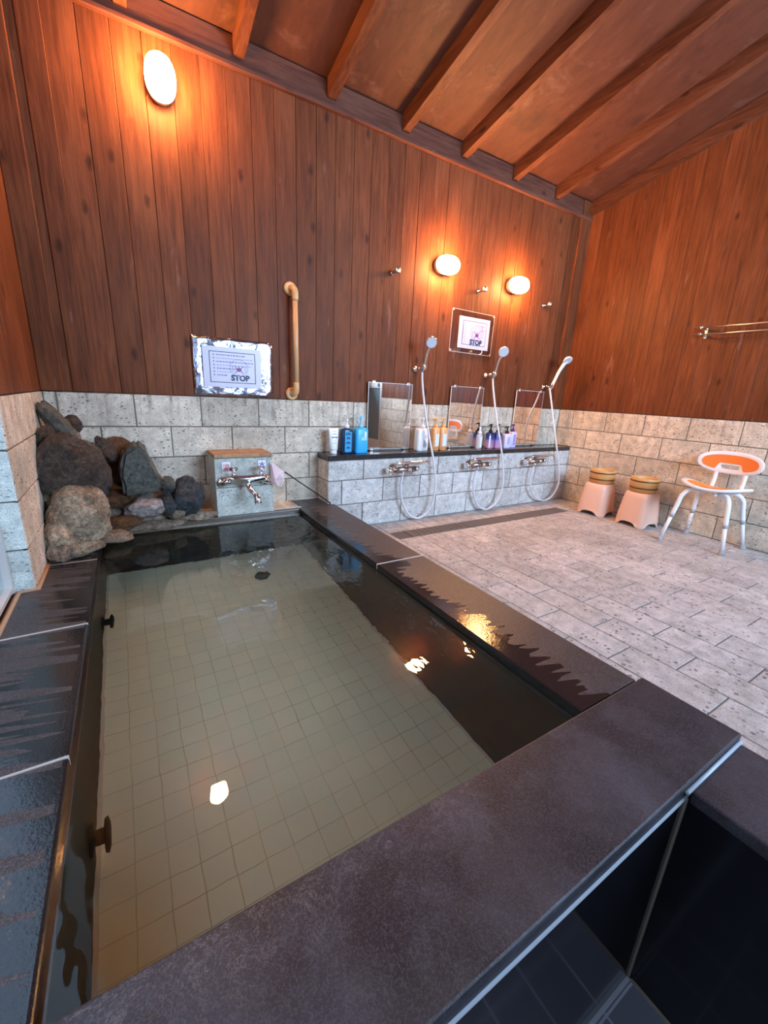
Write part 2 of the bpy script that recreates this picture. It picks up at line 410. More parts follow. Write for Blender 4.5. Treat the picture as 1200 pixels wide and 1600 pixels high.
# glass for the openings
def glass_mat():
    m = bpy.data.materials.new('window_glass'); m.use_nodes = True; t = m.node_tree; t.nodes.clear()
    o = t.nodes.new('ShaderNodeOutputMaterial'); mx = t.nodes.new('ShaderNodeMixShader'); fr = t.nodes.new('ShaderNodeLayerWeight')
    tr = t.nodes.new('ShaderNodeBsdfTransparent'); gl = t.nodes.new('ShaderNodeBsdfGlossy'); gl.inputs['Roughness'].default_value = .02
    fr.inputs[0].default_value = .15; tr.inputs[0].default_value = (.9, .95, .95, 1)
    mx.inputs[0].default_value = .08; t.links.new(tr.outputs[0], mx.inputs[1]); t.links.new(gl.outputs[0], mx.inputs[2]); t.links.new(mx.outputs[0], o.inputs[0])
    return m
GLASS = glass_mat()
ALU = plain('pale_aluminium', (.70, .66, .62), .4, .3)
FROST = plain('dark_frosted_glass', (.16, .21, .22), .25)
def window(name, O, ua, u0, u1, z0, z1, na, nm=2, fw=.035, lo=None):
    mb = MB(); O = Vector(O); ua = Vector(ua); na = Vector(na)
    def bar(a, b, c, d): mb.prism([O+ua*a+Vector((0, 0, c)), O+ua*b+Vector((0, 0, c)), O+ua*b+Vector((0, 0, d)), O+ua*a+Vector((0, 0, d))], na*.04)
    lo = lo or fw
    bar(u0, u1, z0, z0+lo); bar(u0, u1, z1-fw, z1); bar(u0, u0+fw, z0+lo, z1-fw); bar(u1-fw, u1, z0+lo, z1-fw)
    for k in range(1, nm): c = u0+(u1-u0)*k/nm; bar(c-fw/2, c+fw/2, z0+lo, z1-fw)
    fr = struct(mb.build(name, ALU)); g = MB()
    g.prism([O+ua*(u0+fw)+na*.018+Vector((0, 0, z0+lo)), O+ua*(u1-fw)+na*.018+Vector((0, 0, z0+lo)), O+ua*(u1-fw)+na*.018+Vector((0, 0, z1-fw)), O+ua*(u0+fw)+na*.018+Vector((0, 0, z1-fw))], na*.004)
    g.build('pane', GLASS, fr); return fr
window('window_1', (0, YS-.05, 0), X, -2.12, -.12, .98, 2.06, Y, 2)
window('window_2', (-3.56, 0, 0), Y, YS, -.762, .18, 2.02, X, 3, .02, .012)
# sliding door in the east wall, seen in the mirrors
mb = MB()
for a, b, c, d in ((-3.02, -3.08, 0, 1.85), (-3.54, -3.6, 0, 1.85), (-3.08, -3.54, 0, .13), (-3.08, -3.54, 1.79, 1.85), (-3.08, -3.54, .88, .97)):
    mb.box((.01, a, c), (.055, b, d), 0, .003)
dr = struct(mb.build('door_1', ALU)); mb = MB(); mb.box((.028, -3.08, .13), (.036, -3.54, .88)); mb.box((.028, -3.08, .97), (.036, -3.54, 1.79)); mb.build('pane', FROST, dr)
mb = MB(); mb.box((-.004, -3.10, .90), (.012, -3.14, .95), 0, .003); mb.build('door_handle', plain('dark_handle', (.1, .09, .09), .4), dr)

# ceiling and rafters
mb = MB(); mb.prism([(-3.6, .12, roof_z(.12)), (.12, .12, roof_z(.12)), (.12, YS-.12, roof_z(YS-.12)), (-3.6, YS-.12, roof_z(YS-.12))], (0, 0, .05))
ceil = struct(mb.build('ceiling', CEIL))
for x in (-3.03, -2.592, -2.151, -1.711, -1.29, -.852, -.424):
    mb = MB(); h = .078; wv = .022
    mb.prism([(x-wv, .0, 2.176), (x-wv, .0, 2.262), (x-wv, YS, 2.262-SL*YS), (x-wv, YS, 2.176-SL*YS)], (2*wv, 0, 0))
    mb.build('rafter', WOODY, ceil)

# floor: stone tiles laid in running bond, with the ledge for the drain
mb = MB()
XO = -2.178
mb.box((XO, YS, -.06), (0, 0, -.0022), 1)
k = 0; x1 = -.037
rows = []
while x1 > XO: rows.append((max(x1-.143, XO), x1, k % 2)); x1 -= .143; k += 1
rows.insert(0, (-.037, 0., 1))
for a, b, par in rows:
    off = -1.855 if par else -1.712
    kk = -8
    while True:
        y0 = off+kk*.2845; y1 = y0+.2845; kk += 1
        if y0 >= -.0: break
        y0, y1 = max(y0, YS), min(y1, 0)
        if y1-y0 < .01 or b-a < .01: continue
        for (c0, c1) in ([(y0, y1)] if (b < -1.80 or a > -.45 or y1 < -.46 or y0 > -.344) else [(y0, min(y1, -.46)), (max(y0, -.344), y1)]):
            if c1-c0 > .01: pillow(mb, (0, 0, -.012), X, Y, Z, a+.002, b-.002, c0+.002, c1-.002, .012)
floor = struct(mb.build('floor', [FLOORM, plain('floor_joint', (.12, .10, .09), .9)]))
def drain_mat():
    n = N('drain_stone', rough=.7); o = n.obj(); sp = n.noise(o, 300, 2); n.set('base', n.mix(sp, (.07, .06, .055), (.16, .14, .13))); n.bump(sp, .3, .002); return n.m
d = thing('drain_cover', (-1.12, -.402, 0), 'long narrow dark grey stone drain cover in the floor below the showers', 'drain')
DM = drain_mat()
xs_ = [-1.80, -1.35, -.90, -.452]
HOLE = plain('drain_slot_dark', (.01, .01, .01), .8)
for i in range(3):
    mb = MB(); mb.box((xs_[i]+.003, -.457, -.01), (xs_[i+1]-.003, -.347, .002), 0, .002)
    if i == 0:
        for a in range(9):
            for b in range(3): mb.box((xs_[0]+.05+a*.042, -.435+b*.028, .0015), (xs_[0]+.075+a*.042, -.429+b*.028, .0026), 1)
    mb.build('grate_panel', [DM, HOLE], d)

# ---------------------------------------------------------------- the bath
H1, XK, XP, YK, Y3, Y4 = .166, -2.4004, -3.321, -.191, -1.923, -2.124
BOT = -.37
YF0 = -.158
bath = thing('bath', (-2.86, -1.06, H1), 'large sunken hot bath with black granite rim in the left foreground', 'bath')
mb = MB(); mb.box((XP-.01, Y3-.01, BOT-.04), (XK+.01, YK+.01, BOT)); mb.build('basin_floor', POOLTILE, bath)
mb = MB()
mb.box((XK+.008, Y3-.02, BOT), (XK+.05, 0, H1-.03)); mb.box((XP-.05, YK+.008, BOT-.04), (XK+.05, YK+.05, H1-.03)); mb.box((XP-.05, Y3-.06, BOT-.04), (XK+.05, Y3-.012, H1-.03))
tag(mb.build('basin_wall', POOLWALL, bath), 'black tiled basin wall')
mb = MB(); mb.box((XP-.05, Y3-.02, BOT), (XP-.008, 0, H1-.03)); tag(mb.build('basin_wall', POOLWALL_LIT, bath), 'black tiled basin wall with its lit olive brown tone painted in')
mb = MB()   # pale joint round the foot of the basin wall
t = .007
mb.box((XP-.008, Y3, BOT), (XP-.008+t, YK, BOT+t)); mb.box((XK+.008-t, Y3, BOT), (XK+.008, YK, BOT+t)); mb.box((XP, YK+.008-t, BOT), (XK, YK+.008, BOT+t))
mb.build('foot_joint', GROUT_L, bath)
def slabs(axis, fixed, cuts, mat, h=H1, th=.03, nm='coping_slab', bev=.005):
    for a, b in zip(cuts[:-1], cuts[1:]):
        mb = MB()
        if axis == 'y': mb.box((fixed[0], a-.0015, h-th), (fixed[1], b+.0015, h), 0, bev)
        mb.build(nm, mat, bath)
slabs('y', (XK, XO), [-.0, -1.043, Y3+.001], GR_R)
slabs('y', (-3.469, XP), [-.0, -.56], GR_L)
mb = MB(); mb.box((-3.469, -.5615, H1-.03), (XP, -.765, H1)); mb.box((-3.512, -.765, H1-.03), (XP, -1.0515, H1)); mb.build('coping_slab', GR_L, bath)
slabs('y', (-3.512, XP), [-1.053, -1.542, Y3+.001], GR_L)
LIPM = plain('lip_granite', (.045, .04, .035), .25)
for a, b in ((XK-.006, XK+.01), (XP-.01, XP+.006)):
    mb = MB(); mb.box((a, Y3, H1-.03), (b, YK, H1-.024)); mb.build('rim_lip', LIPM, bath)
for yy, a, b in ((-1.043, XK+.001, XO-.001), (-.56, -3.469, XP-.001), (-1.053, -3.51, XP-.001), (-1.542, -3.51, XP-.001)):
    mb = MB(); mb.box((a, yy-.0020, H1-.02), (b, yy+.0020, H1+.0004)); mb.build('slab_joint', GROUT_L, bath)
mb = MB(); mb.box((XO, Y3, -.01), (XO+.008, YF0, .004)); mb.build('floor_joint', GROUT_L, bath)
mb = MB(); mb.box((XK+.05, Y3, -.05), (XO-.002, 0, H1-.03)); mb.build('rim_side', GR, bath)
mb = MB(); mb.box((-3.512, Y4+.0005, H1-.028), (-2.1593, Y3, H1+.004), 0, .004); mb.build('divider_slab', GR_S, bath)
mb = MB(); mb.box((-3.5, Y4+.010, -.05), (-2.165, Y3-.06, H1-.028)); mb.build('divider_core', TUBWALL, bath)
mb = MB(); mb.box((XP, YK, .10), (XK+.001, 0, H1-.012)); mb.box((XP, YK+.03, H1-.012), (XK+.001, 0, H1-.002)); mb.build('back_ledge', STONE, bath)
mb = MB(); mb.box((XP, YK-.002, H1-.03), (XK, YK+.03, H1), 0, .004); mb.build('back_rim', plain('wet_stone_rim', (.10, .075, .055), .3), bath)
mb = MB(); mb.tube([(XP, YK+.03, H1+.001), (XK+.02, YK+.03, H1+.001)], .004, 8); mb.tube([(XK+.004, YK+.02, H1), (XK+.004, 0, H1)], .004, 8)
mb.tube([(XK+.01, -.002, H1+.002), (-2.22, -.002, H1+.002)], .004, 8); mb.build('sealant', GROUT_L, bath)
BLACKFIT = plain('black_fitting', (.006, .006, .006), .6, spec=.1)
for yy, zz in ((-.66, -.27), (-1.47, -.27)):
    mb = MB(); Mx = frame((XP-.008, yy, zz), X)
    mb.lathe([(.034, 0), (.034, .005), (.016, .007), (.016, .024), (.034, .026), (.036, .032), (.024, .036)], n=24, M=Mx)
    mb.build('circulation_nozzle', BLACKFIT, bath)
mb = MB(); mb.lathe([(.034, BOT), (.034, BOT+.012), (.026, BOT+.02), (.008, BOT+.022)], (-2.69, -.45, 0), 24); mb.build('drain_plug', BLACKFIT, bath)

# water
def water_mat():
    n = N('bath_water', base=(1, 1, 1), rough=0., trans=1., ior=1.333); o = n.obj(); x, y, z = n.xyz(o)
    a = n.noise(n.map(o, (1, .6, 1)), 7, 3, .5)
    dx = n.math('SUBTRACT', x, -2.62); dy = n.math('SUBTRACT', y, -.47)
    r = n.math('SQRT', n.math('ADD', n.math('MULTIPLY', dx, dx), n.math('MULTIPLY', dy, dy)))
    ring = n.math('MULTIPLY', n.math('SINE', n.math('MULTIPLY', r, 110.)), n.ramp(r, [(.0, 1.), (.30, .0)]))
    near = n.math('MULTIPLY', n.noise(n.map(o, (1.4, .7, 1)), 34, 2, .5), n.ramp(n.math('ADD', n.math('MULTIPLY', n.math('ADD', x, 2.85), 1.6), n.math('MULTIPLY', n.math('ADD', y, 1.5), .8)), [(.1, 0.), (.7, 1.)]))
    h = n.math('ADD', n.math('MULTIPLY', a, 1.), n.math('ADD', n.math('MULTIPLY', ring, .12), n.math('MULTIPLY', near, .45)))
    n.bump(h, .35, .006)
    va = n.node('ShaderNodeVolumeAbsorption'); va.inputs['Color'].default_value = (.72, .78, .52, 1); va.inputs['Density'].default_value = .55
    n.t.links.new(va.outputs[0], n.t.nodes['Material Output'].inputs['Volume'])
    return n.m
mb = MB(); mb.box((XP-.012, Y3-.014, BOT-.01), (XK+.012, YK+.012, .143))
water = mb.build('water', water_mat()); tag(water, 'clear greenish hot water filling the sunken bath', 'water', None, 'stuff')

# the second, empty tub towards the viewer
tub = thing('tub', (-2.9, -2.7, .16), 'second smaller black tiled tub at the bottom right corner, in front of the divider slab', 'tub')
TX, TY1, TB = -2.385, -2.95, -.36
mb = MB(); mb.box((-3.45, TY1, TB-.03), (TX, Y4, TB)); mb.build('basin_floor', TUBTILE, tub)
mb = MB(); mb.box((-3.5, Y4, TB), (TX+.02, Y4+.02, H1-.028)); mb.box((TX, TY1, TB), (TX+.03, Y4, H1-.03)); mb.box((-3.5, TY1-.03, TB), (TX, TY1, H1-.03)); mb.box((-3.5, TY1, TB), (-3.45, Y4, H1-.03))
mb.build('basin_wall', TUBWALL, tub)
mb = MB(); t = .004
mb.box((TX-t, Y4-t, TB), (TX, Y4, H1-.03)); mb.box((TX-.005, TY1, TB), (TX, Y4, TB+.005)); mb.build('corner_joint', plain('brown_joint', (.30, .24, .20), .6), tub)
mb = MB(); mb.box((-3.45, Y4-.007, TB), (TX, Y4, TB+.005)); mb.box((-3.45, Y4-.0020, H1-.031), (-2.165, Y4+.006, H1-.0272)); mb.build('edge_joint', CAULK, tub)
mb = MB(); mb.box((TX-.005, -3.2, H1-.034), (-2.178, Y4-.006, H1-.006), 0, .004); mb.box((TX+.03, -3.2, -.05), (-2.182, Y4-.001, H1-.034)); mb.box((-3.5, -3.2, H1-.034), (TX-.005, TY1, H1-.006), 0, .004)
mb.build('rim_slab', GR_S, tub)
mb = MB(); mb.tube([(-2.4, Y4-.003, H1-.008), (-2.17, Y4-.003, H1-.008)], .0038, 8); mb.build('sealant', CAULK, tub)
# stone footing and terrace
mb = MB(); mb.box((-3.62, YS, -.06), (-3.512, -.76, H1-.004)); mb.box((-3.512, YS, -.06), (-2.182, -3.2, H1-.01)); mb.box((-3.55, YS, -.06), (-3.5, -2.52, H1)); mb.build('terrace', GR); struct(bpy.data.objects['terrace']); bpy.data.objects['terrace'].name = 'trim_1'
mb = MB(); mb.tube([(-3.512, YS, H1+.001), (-3.512, -.772, H1+.001), (-3.466, -.766, H1+.001), (-3.466, -.5, H1+.001)], .007, 8); o = mb.build('trim_2', CAULK_O); struct(o)
mb = MB(); mb.tube([(-4.2, -.766, H1+.001), (-3.512, -.766, H1+.001)], .006, 8); o = mb.build('trim_3', GROUT_L); struct(o)
# unseen plank fence, added to block reflected light at the glazed west side
mb = MB(); planks(mb, (-4.7, 0, 0), Y, X, -6., 1., lambda u: 2.3, .0, .14, .004); mb.box((-4.74, -6, 0), (-4.7, 1, 2.3))
struct(mb.build('added_light_block_fence', WOOD))
# ground outside
mb = MB(); mb.box((-9, -9, -.05), (-3.62, 3, .05)); mb.box((-3.62, -9, -.1), (3, YS-.12, .0)); o = mb.build('ground', plain('outdoor_paving', (.10, .10, .10), .9)); struct(o)

# ---------------------------------------------------------------- shelf counter
YF, XS = -.1558, -2.2136
cn = thing('shelf_counter', ((XS)/2, YF/2, 0), 'low stone block counter along the back wall with a black granite top', 'counter')
mb = MB(); mb.box((XS+.012, YF+.012, 0), (0, 0, .42), 1)
rr = [(.30, .42, 0), (.15, .30, 1), (0, .15, 0)]
courses(mb, (0, YF+.012, 0), X, Z, (0, -1, 0), XS, 0., rr, -1.982, .2875)
courses(mb, (XS+.012, 0, 0), Y, Z, (-1, 0, 0), YF, 0., rr, -.30, .2875)
mb.build('block_base', [STONE_SHELF, MORTAR], cn)
mb = MB(); mb.box((XS-.004, YF-.006, .421), (0, .0, .45), 0, .004)
n = N('polished_black_granite', rough=.13); o_ = n.obj(); n.set('base', n.mix(n.ramp(n.noise(o_, 380, 2), [(.5, 0.), (.7, 1.)]), (.015, .014, .015), (.09, .08, .08)))
mb.build('top_slab', n.m, cn)

# ---------------------------------------------------------------- wall lamps
def lamp_mats():
    n = N('lit_milk_glass', base=(1, .9, .75), rough=.3, emit=(1.0, .47, .17), estr=float(LAMP_STRENGTH)); return n.m
LAMPM = lamp_mats(); LBASE = plain('white_lamp_base', (.75, .72, .68), .4)
def wall_lamp(x, z, sx, sz, label):
    t = thing('wall_lamp', (x, -.005, z), label, 'lamp', 'oval wall lamps on the plank wall')
    Mx = frame((x, -.004, z), (0, -1, 0), X)
    mb = MB(); mb.lathe([(.42, 0), (.44, .030), (.47, .036)], n=40, sx=sx, sy=sz, ex=2.3, M=Mx); mb.build('lamp_base', LBASE, t)
    mb = MB(); mb.lathe([(.44, .034), (.485, .046), (.48, .068), (.42, .090), (.28, .106), (.12, .112)], n=40, sx=sx, sy=sz, ex=2.3, M=Mx); mb.build('globe', LAMPM, t)
wall_lamp(-2.915, 1.975, .115, .155, 'glowing oval wall lamp high on the left of the plank wall, upright')
wall_lamp(-1.385, 1.585, .16, .105, 'glowing oval wall lamp above the framed notice, between two shower hooks')
wall_lamp(-.745, 1.575, .16, .105, 'glowing oval wall lamp nearest the right-hand corner')

# ---------------------------------------------------------------- grab rail
GRM = plain('tan_plastic_rail', (.62, .36, .15), .35)
t = thing('grab_rail', (-2.36, -.0, 1.045), 'upright tan grab rail on the plank wall right of the foil notice', 'grab rail')
mb = MB(); mb.tube([(-2.365, -.055, 1.25), (-2.362, -.055, .84)], .0135, 16); mb.build('rail', plain('ribbed_tan_rail', (.60, .33, .15), .4), t)
for z0, s in ((1.25, 1), (.84, -1)):
    mb = MB(); mb.tube([(-2.364, -.055, z0-.002*s), (-2.364, -.055, z0+.03*s), (-2.366, -.048, z0+.05*s), (-2.37, -.030, z0+.058*s), (-2.374, -.004, z0+.06*s)], [.016, .016, .017, .018, .02], 16, spline=4)
    mb.lathe([(.034, 0), (.034, .010), (.026, .018)], n=24, M=frame((-2.374, -.002, z0+.058*s), (0, -1, 0))); mb.build('end_bracket', GRM, t)

# ---------------------------------------------------------------- lettering helpers
def text_mesh(mb, body, O, ua, va, size, bold=.0, mi=0, lift=.0008):
    cu = bpy.data.curves.new('t', 'FONT'); cu.body = body; cu.size = size; cu.offset = bold; cu.align_x = 'CENTER'; cu.align_y = 'CENTER'; cu.resolution_u = 3
    ob = bpy.data.objects.new('t', cu); C.objects.link(ob); bpy.context.view_layer.update()
    me = bpy.data.meshes.new_from_object(ob); bpy.data.objects.remove(ob)
    O, ua, va = Vector(O), Vector(ua), Vector(va); nn = ua.cross(va)
    mb.add([O+ua*v.co.x+va*v.co.y+nn*lift for v in me.vertices], [tuple(p.vertices) for p in me.polygons], mi)
def rect(mb, O, ua, va, u0, u1, v0, v1, mi, lift=.0006):
    O, ua, va = Vector(O), Vector(ua), Vector(va); nn = ua.cross(va).normalized()
    mb.add([O+ua*a+va*b+nn*lift for a, b in ((u0, v0), (u1, v0), (u1, v1), (u0, v1))], [(0, 1, 2, 3)], mi)
def line(mb, O, ua, va, p, q, w_, mi, lift=.0009):
    O, ua, va = Vector(O), Vector(ua), Vector(va); nn = ua.cross(va).normalized(); p = Vector(p); q = Vector(q); d_ = (q-p).normalized(); s_ = Vector((-d_.y, d_.x))*w_/2
    mb.add([O+ua*a.x+va*a.y+nn*lift for a in (p-s_, q-s_, q+s_, p+s_)], [(0, 1, 2, 3)], mi)
def border(mb, O, ua, va, hw, hh, w_, mi):
    for a, b, c, d in ((-hw, hw, -hh, -hh+w_), (-hw, hw, hh-w_, hh), (-hw, -hw+w_, -hh, hh), (hw-w_, hw, -hh, hh)): rect(mb, O, ua, va, a, b, c, d, mi, .0007)
PAPER = plain('laminated_paper', (.58, .54, .62), .4); INK = plain('navy_ink', (.008, .010, .05), .5); FAINT = plain('faint_ink', (.16, .14, .24), .5)
PINK = plain('pink_ink', (.55, .20, .26), .5); LILAC = plain('lilac_ink', (.40, .33, .62), .5); MAG = plain('magenta_ink', (.20, .03, .20), .5)
PM = [PAPER, INK, FAINT, PINK, LILAC, MAG]
def bug(mb, O, ua, va, s):
    for k in range(20):
        a0, a1 = 2*PI*k/20, 2*PI*(k+1)/20
        line(mb, O, ua, va, (math.cos(a0)*s*1.25, math.sin(a0)*s*1.1+.25*s), (math.cos(a1)*s*1.25, math.sin(a1)*s*1.1+.25*s), s*.07, 4)
    pts = [(math.cos(2*PI*k/16)*s*.34, math.sin(2*PI*k/16)*s*.26) for k in range(16)]
    Ov, a_, b_ = Vector(O), Vector(ua), Vector(va); mb.add([Ov+a_*x+b_*y+a_.cross(b_)*.0008 for x, y in pts], [tuple(range(16))], 5)
    for sx in (-1, 1):
        for sy in (-1, 1): line(mb, O, ua, va, (sx*.2*s, sy*.12*s), (sx*.62*s, sy*.5*s), s*.09, 5)
        for k, yy in enumerate((-.18, .05, .3)): line(mb, O, ua, va, (sx*.78*s, yy*s), (sx*.95*s, yy*1.3*s), s*.07, 1)
    line(mb, O, ua, va, (0, .3*s), (0, .48*s), s*.12, 5)
# framed notice between the lamps
t = thing('notice', (-1.08, -.002, 1.24), 'STOP notice in a clear acrylic sheet under the two right-hand lamps', 'notice')
ACR = N('clear_acrylic', base=(1, .97, .95), rough=.05).m
an = ACR.node_tree; mt = an.nodes['Material Output']; tr = an.nodes.new('ShaderNodeBsdfTransparent'); mx = an.nodes.new('ShaderNodeMixShader'); fr = an.nodes.new('ShaderNodeLayerWeight'); fr.inputs[0].default_value = .12; gl = an.nodes.new('ShaderNodeBsdfGlossy')
tr.inputs[0].default_value = (.93, .91, .90, 1); gl.inputs['Roughness'].default_value = .05
mx.inputs[0].default_value = .06; an.links.new(tr.outputs[0], mx.inputs[1]); an.links.new(gl.outputs[0], mx.inputs[2]); an.links.new(mx.outputs[0], mt.inputs[0])
Mt = Matrix.Translation((-1.082, 0, 1.235)) @ Matrix.Rotation(math.radians(.5), 4, 'Y')
mb = MB(); mb.box((-.190, -.006, -.130), (.190, -.002, .130), 0, 0, Mt); mb.build('acrylic_sheet', ACR, t)
mb = MB()
for a, b, c, d in ((-.191, .191, -.134, -.130), (-.191, .191, .130, .133), (-.194, -.190, -.132, .132), (.190, .193, -.132, .132)): mb.box((a, -.0068, c), (b, -.0050, d), 0, 0, Mt)
for a in (-.184, .184):
    for b in (-.124, .124): mb.box((a-.005, -.010, b-.005), (a+.005, -.006, b+.005), 0, .001, Mt)
mb.build('sheet_edge', plain('pale_acrylic_edge', (.60, .42, .36), .3), t)
mb = MB(); O = (-1.070, -.0125, 1.231); mb.box((-1.210, -.0115, 1.132), (-.930, -.0075, 1.330), 0)
border(mb, O, X, Z, .108, .076, .0028, 1)
text_mesh(mb, 'STOP', (-1.050, -.0122, 1.174), X, Z, .046, .0024, 1)
bug(mb, (-1.045, -.0122, 1.222), X, Z, .046)
for s_, q in ((-1, 0), (1, 0)): line(mb, (-1.045, -.0122, 1.222), X, Z, (s_*.03, .025), (0, .068), .003, 4)
for cx_, cnt in ((-.162, 0), (-.145, 1)):
    for k in range(12 if cnt else 10):
        zz = .058-k*.0105; line(mb, O, X, Z, (cx_+.062-.003, zz), (cx_+.062+.003, zz), .0018, 2); line(mb, O, X, Z, (cx_+.062, zz+.003), (cx_+.062+random.uniform(-.003, .003), zz-.003), .0016, 2)
for a, b in (((.05, .052), (.09, .052)), ((.07, .052), (.068, .024)), ((.048, .022), (.092, .022))): line(mb, O, X, Z, a, b, .004, 3)
mb.build('notice_sheet', PM, t)
mb = MB(); mb.tube([(-.985, -.012, 1.133), (-.983, -.014, 1.12), (-.99, -.012, 1.108), (-1.0, -.009, 1.104)], .0025, 8, spline=4); mb.build('cord', WHITE, t)
# foil-backed notice
t = thing('foil_notice', (-2.68, -.001, .89), 'STOP notice on crumpled silver foil, on the planks above the bath tap', 'notice')
n = N('crumpled_foil', rough=.20, metal=1., base=(.40, .41, .50)); o_ = n.obj()
n.bump(n.math('ADD', n.voro(n.map(o_, (1, 1, 1)), 16), n.math('MULTIPLY', n.noise(o_, 30, 4, .6, 1.), .5)), .5, .014)
FOIL = n.m
mb = MB(); NX, NZ = 28, 20; vs = []
pl = [(-2.873, 1.033), (-2.478, 1.036), (-2.479, .755), (-2.873, .754)]
for j in range(NZ+1):
    for i in range(NX+1):
        u, v = i/NX, j/NZ
        x = -2.873+.395*u; z = .755+.279*v
        e = min(u, 1-u, v, 1-v)
        y = -.004-min(1, e*12)*(.008*max(0, noise.noise(Vector((x*14, z*14, 3))))+.003*max(0, noise.noise(Vector((x*34, z*34, 9)))))
        if u < .16: y -= .008*min(1, e*12)*math.sin(u/.16*PI)*(.7+.3*math.sin(v*9))
        vs.append((x, y, z))
fs = []
for j in range(NZ):
    for i in range(NX):
        if i/NX+(j)/NZ*.7 > 1.62 or (i/NX+(1-j/NZ)*.55 > 1.47): continue
        a = j*(NX+1)+i; fs.append((a, a+1, a+NX+2, a+NX+1))
mb.add(vs, fs, 0, True); foil = mb.build('foil_sheet', FOIL, t)
sm = foil.modifiers.new('thickness', 'SOLIDIFY'); sm.thickness = .0006
mb = MB(); mb.box((-2.826, -.0185, .800), (-2.542, -.0155, .992), 0); O = (-2.684, -.019, .896)
border(mb, O, X, Z, .112, .074, .003, 1)
text_mesh(mb, 'STOP', (-2.650, -.019, .846), X, Z, .038, .0018, 1)
bug(mb, (-2.655, -.019, .888), X, Z, .036)
for r_ in range(7):
    y0 = .058-r_*.016; L = (.15, .19, .19, .19, .11, .08, .06)[r_]; q = 0
    line(mb, O, X, Z, (-.094, y0), (-.088, y0), .006, 2)
    while q < L-.01: ww = random.uniform(.006, .014); line(mb, O, X, Z, (-.078+q, y0), (-.078+min(q+ww, L-.02), y0), .0045, 4 if r_ % 2 else 2); q += ww+.004
mb.build('notice_sheet', PM, t)

# ---------------------------------------------------------------- mirrors
n = N('mirror_silver', base=(.80, .76, .72), rough=.02, metal=1.); MIR = n.m
MEDGE = plain('mirror_edge', (.75, .78, .78), .3)
def mirror(x0, x1, z0, z1, label, tilt=0.):
    t = thing('mirror', ((x0+x1)/2, -.004, z0), label, 'mirror', 'frameless mirrors on the shelf'); ys = -.022
    mb = MB(); mb.box((x0, ys+.006, z0), (x1, ys+.0005, z1), 1); mb.box((x0+.003, ys-.0002, z0+.002), (x1-.003, ys+.001, z1-.002), 0)
    mb.build('mirror_glass', [MIR, MEDGE], t)
    for xx in (x0+.035, x1-.035):
        for zz, s in ((z0, 1), (z1, -1)):
            mb = MB(); mb.box((xx-.013, -.001, zz-.010*s), (xx+.013, ys-.005, zz+.010*s), 0, .003); mb.build('mirror_clip', STEEL, t)
mirror(-1.893, -1.565, .461, .872, 'frameless mirror on the shelf nearest the bath, left of the white foam bottle')
mirror(-1.237, -.930, .461, .880, 'frameless mirror between the orange bottles and the blue and pink bottles')
mirror(-.580, -.262, .461, .882, 'frameless mirror nearest the right-hand corner, behind the third shower hose')

# ---------------------------------------------------------------- bottles
def mk(name, col, rough=.3, **k): return plain(name, col, rough, **k)
WPUMP = mk('white_pump', (.82, .80, .82)); BPUMP = mk('black_pump', (.015, .015, .02)); PPUMP = mk('purple_pump', (.09, .02, .16)); OPUMP = mk('orange_pump', (.80, .42, .14)); CPUMP = mk('cyan_pump', (.22, .55, .80))
LBL = mk('white_label', (.78, .78, .82)); LBL2 = mk('pale_blue_label', (.35, .68, .88)); INKD = mk('dark_print', (.05, .04, .08)); GREYP = mk('grey_print', (.33, .33, .38)); PINKP = mk('pink_print', (.80, .45, .60))
def bottle(name, x, y, label, body, w_, dp, h, mat, pump, ph, ex=3., shoulder=.014, neck=.013, rot=0, decor=None, group=None, nozzle=True, z0=.4505):
    t = thing(name, (x, y, z0), label, 'bottle', group or 'bottles on the shelf')
    mb = MB(); r = w_/2; sy = dp/w_
    mb.lathe([(r*.90, 0), (r*.985, .004), (r, .012), (r, h-shoulder), (r*.93, h-shoulder*.45), (r*.66, h-shoulder*.08), (neck, h)], (x, y, z0), 32, sy=sy, ex=ex)
    b = mb.build('bottle_body', mat, t)
    if decor: decor(t, b, x, y-dp/2, z0, h)
    if pump:
        mb = MB(); mb.lathe([(neck+.002, 0), (neck+.002, .014), (neck*.75, .018), (neck*.42, .024), (neck*.38, ph-.012), (neck*.6, ph-.010), (neck*.6, ph)], (x, y, z0+h), 20)
        if nozzle:
            mb.tube([(x, y, z0+h+ph-.004), (x-.018, y-.004, z0+h+ph-.003), (x-.030, y-.006, z0+h+ph-.008)], [.0055, .005, .0035], 10, spline=3)
            mb.lathe([(.008, 0), (.013, .002), (.013, .005), (.004, .007)], (x, y, z0+h+ph-.002), 20, sx=1.2)
        mb.build('pump', pump, t)
    return t
def lab(x0, x1, za, zb, mat, name='bottle_label', th=.0012, curve=.35):
    def f(t, b, x, yf, z0, h):
        mb = MB(); n_ = 8; vs = []; w_ = max(abs(x0), abs(x1))*1.35
        for k in range(n_+1):
            xx = x0+(x1-x0)*k/n_; yy = yf-.0008+(1-math.sqrt(max(0, 1-(xx/w_)**4)))*w_*curve
            vs += [(x+xx, yy, z0+za), (x+xx, yy, z0+zb)]
        mb.add(vs, [(2*k, 2*k+2, 2*k+3, 2*k+1) for k in range(n_)]); mb.build(name, mat, b)
    return f
def multi(*fs):
    def f(*a):
        for g in fs: g(*a)
    return f
YB = -.085
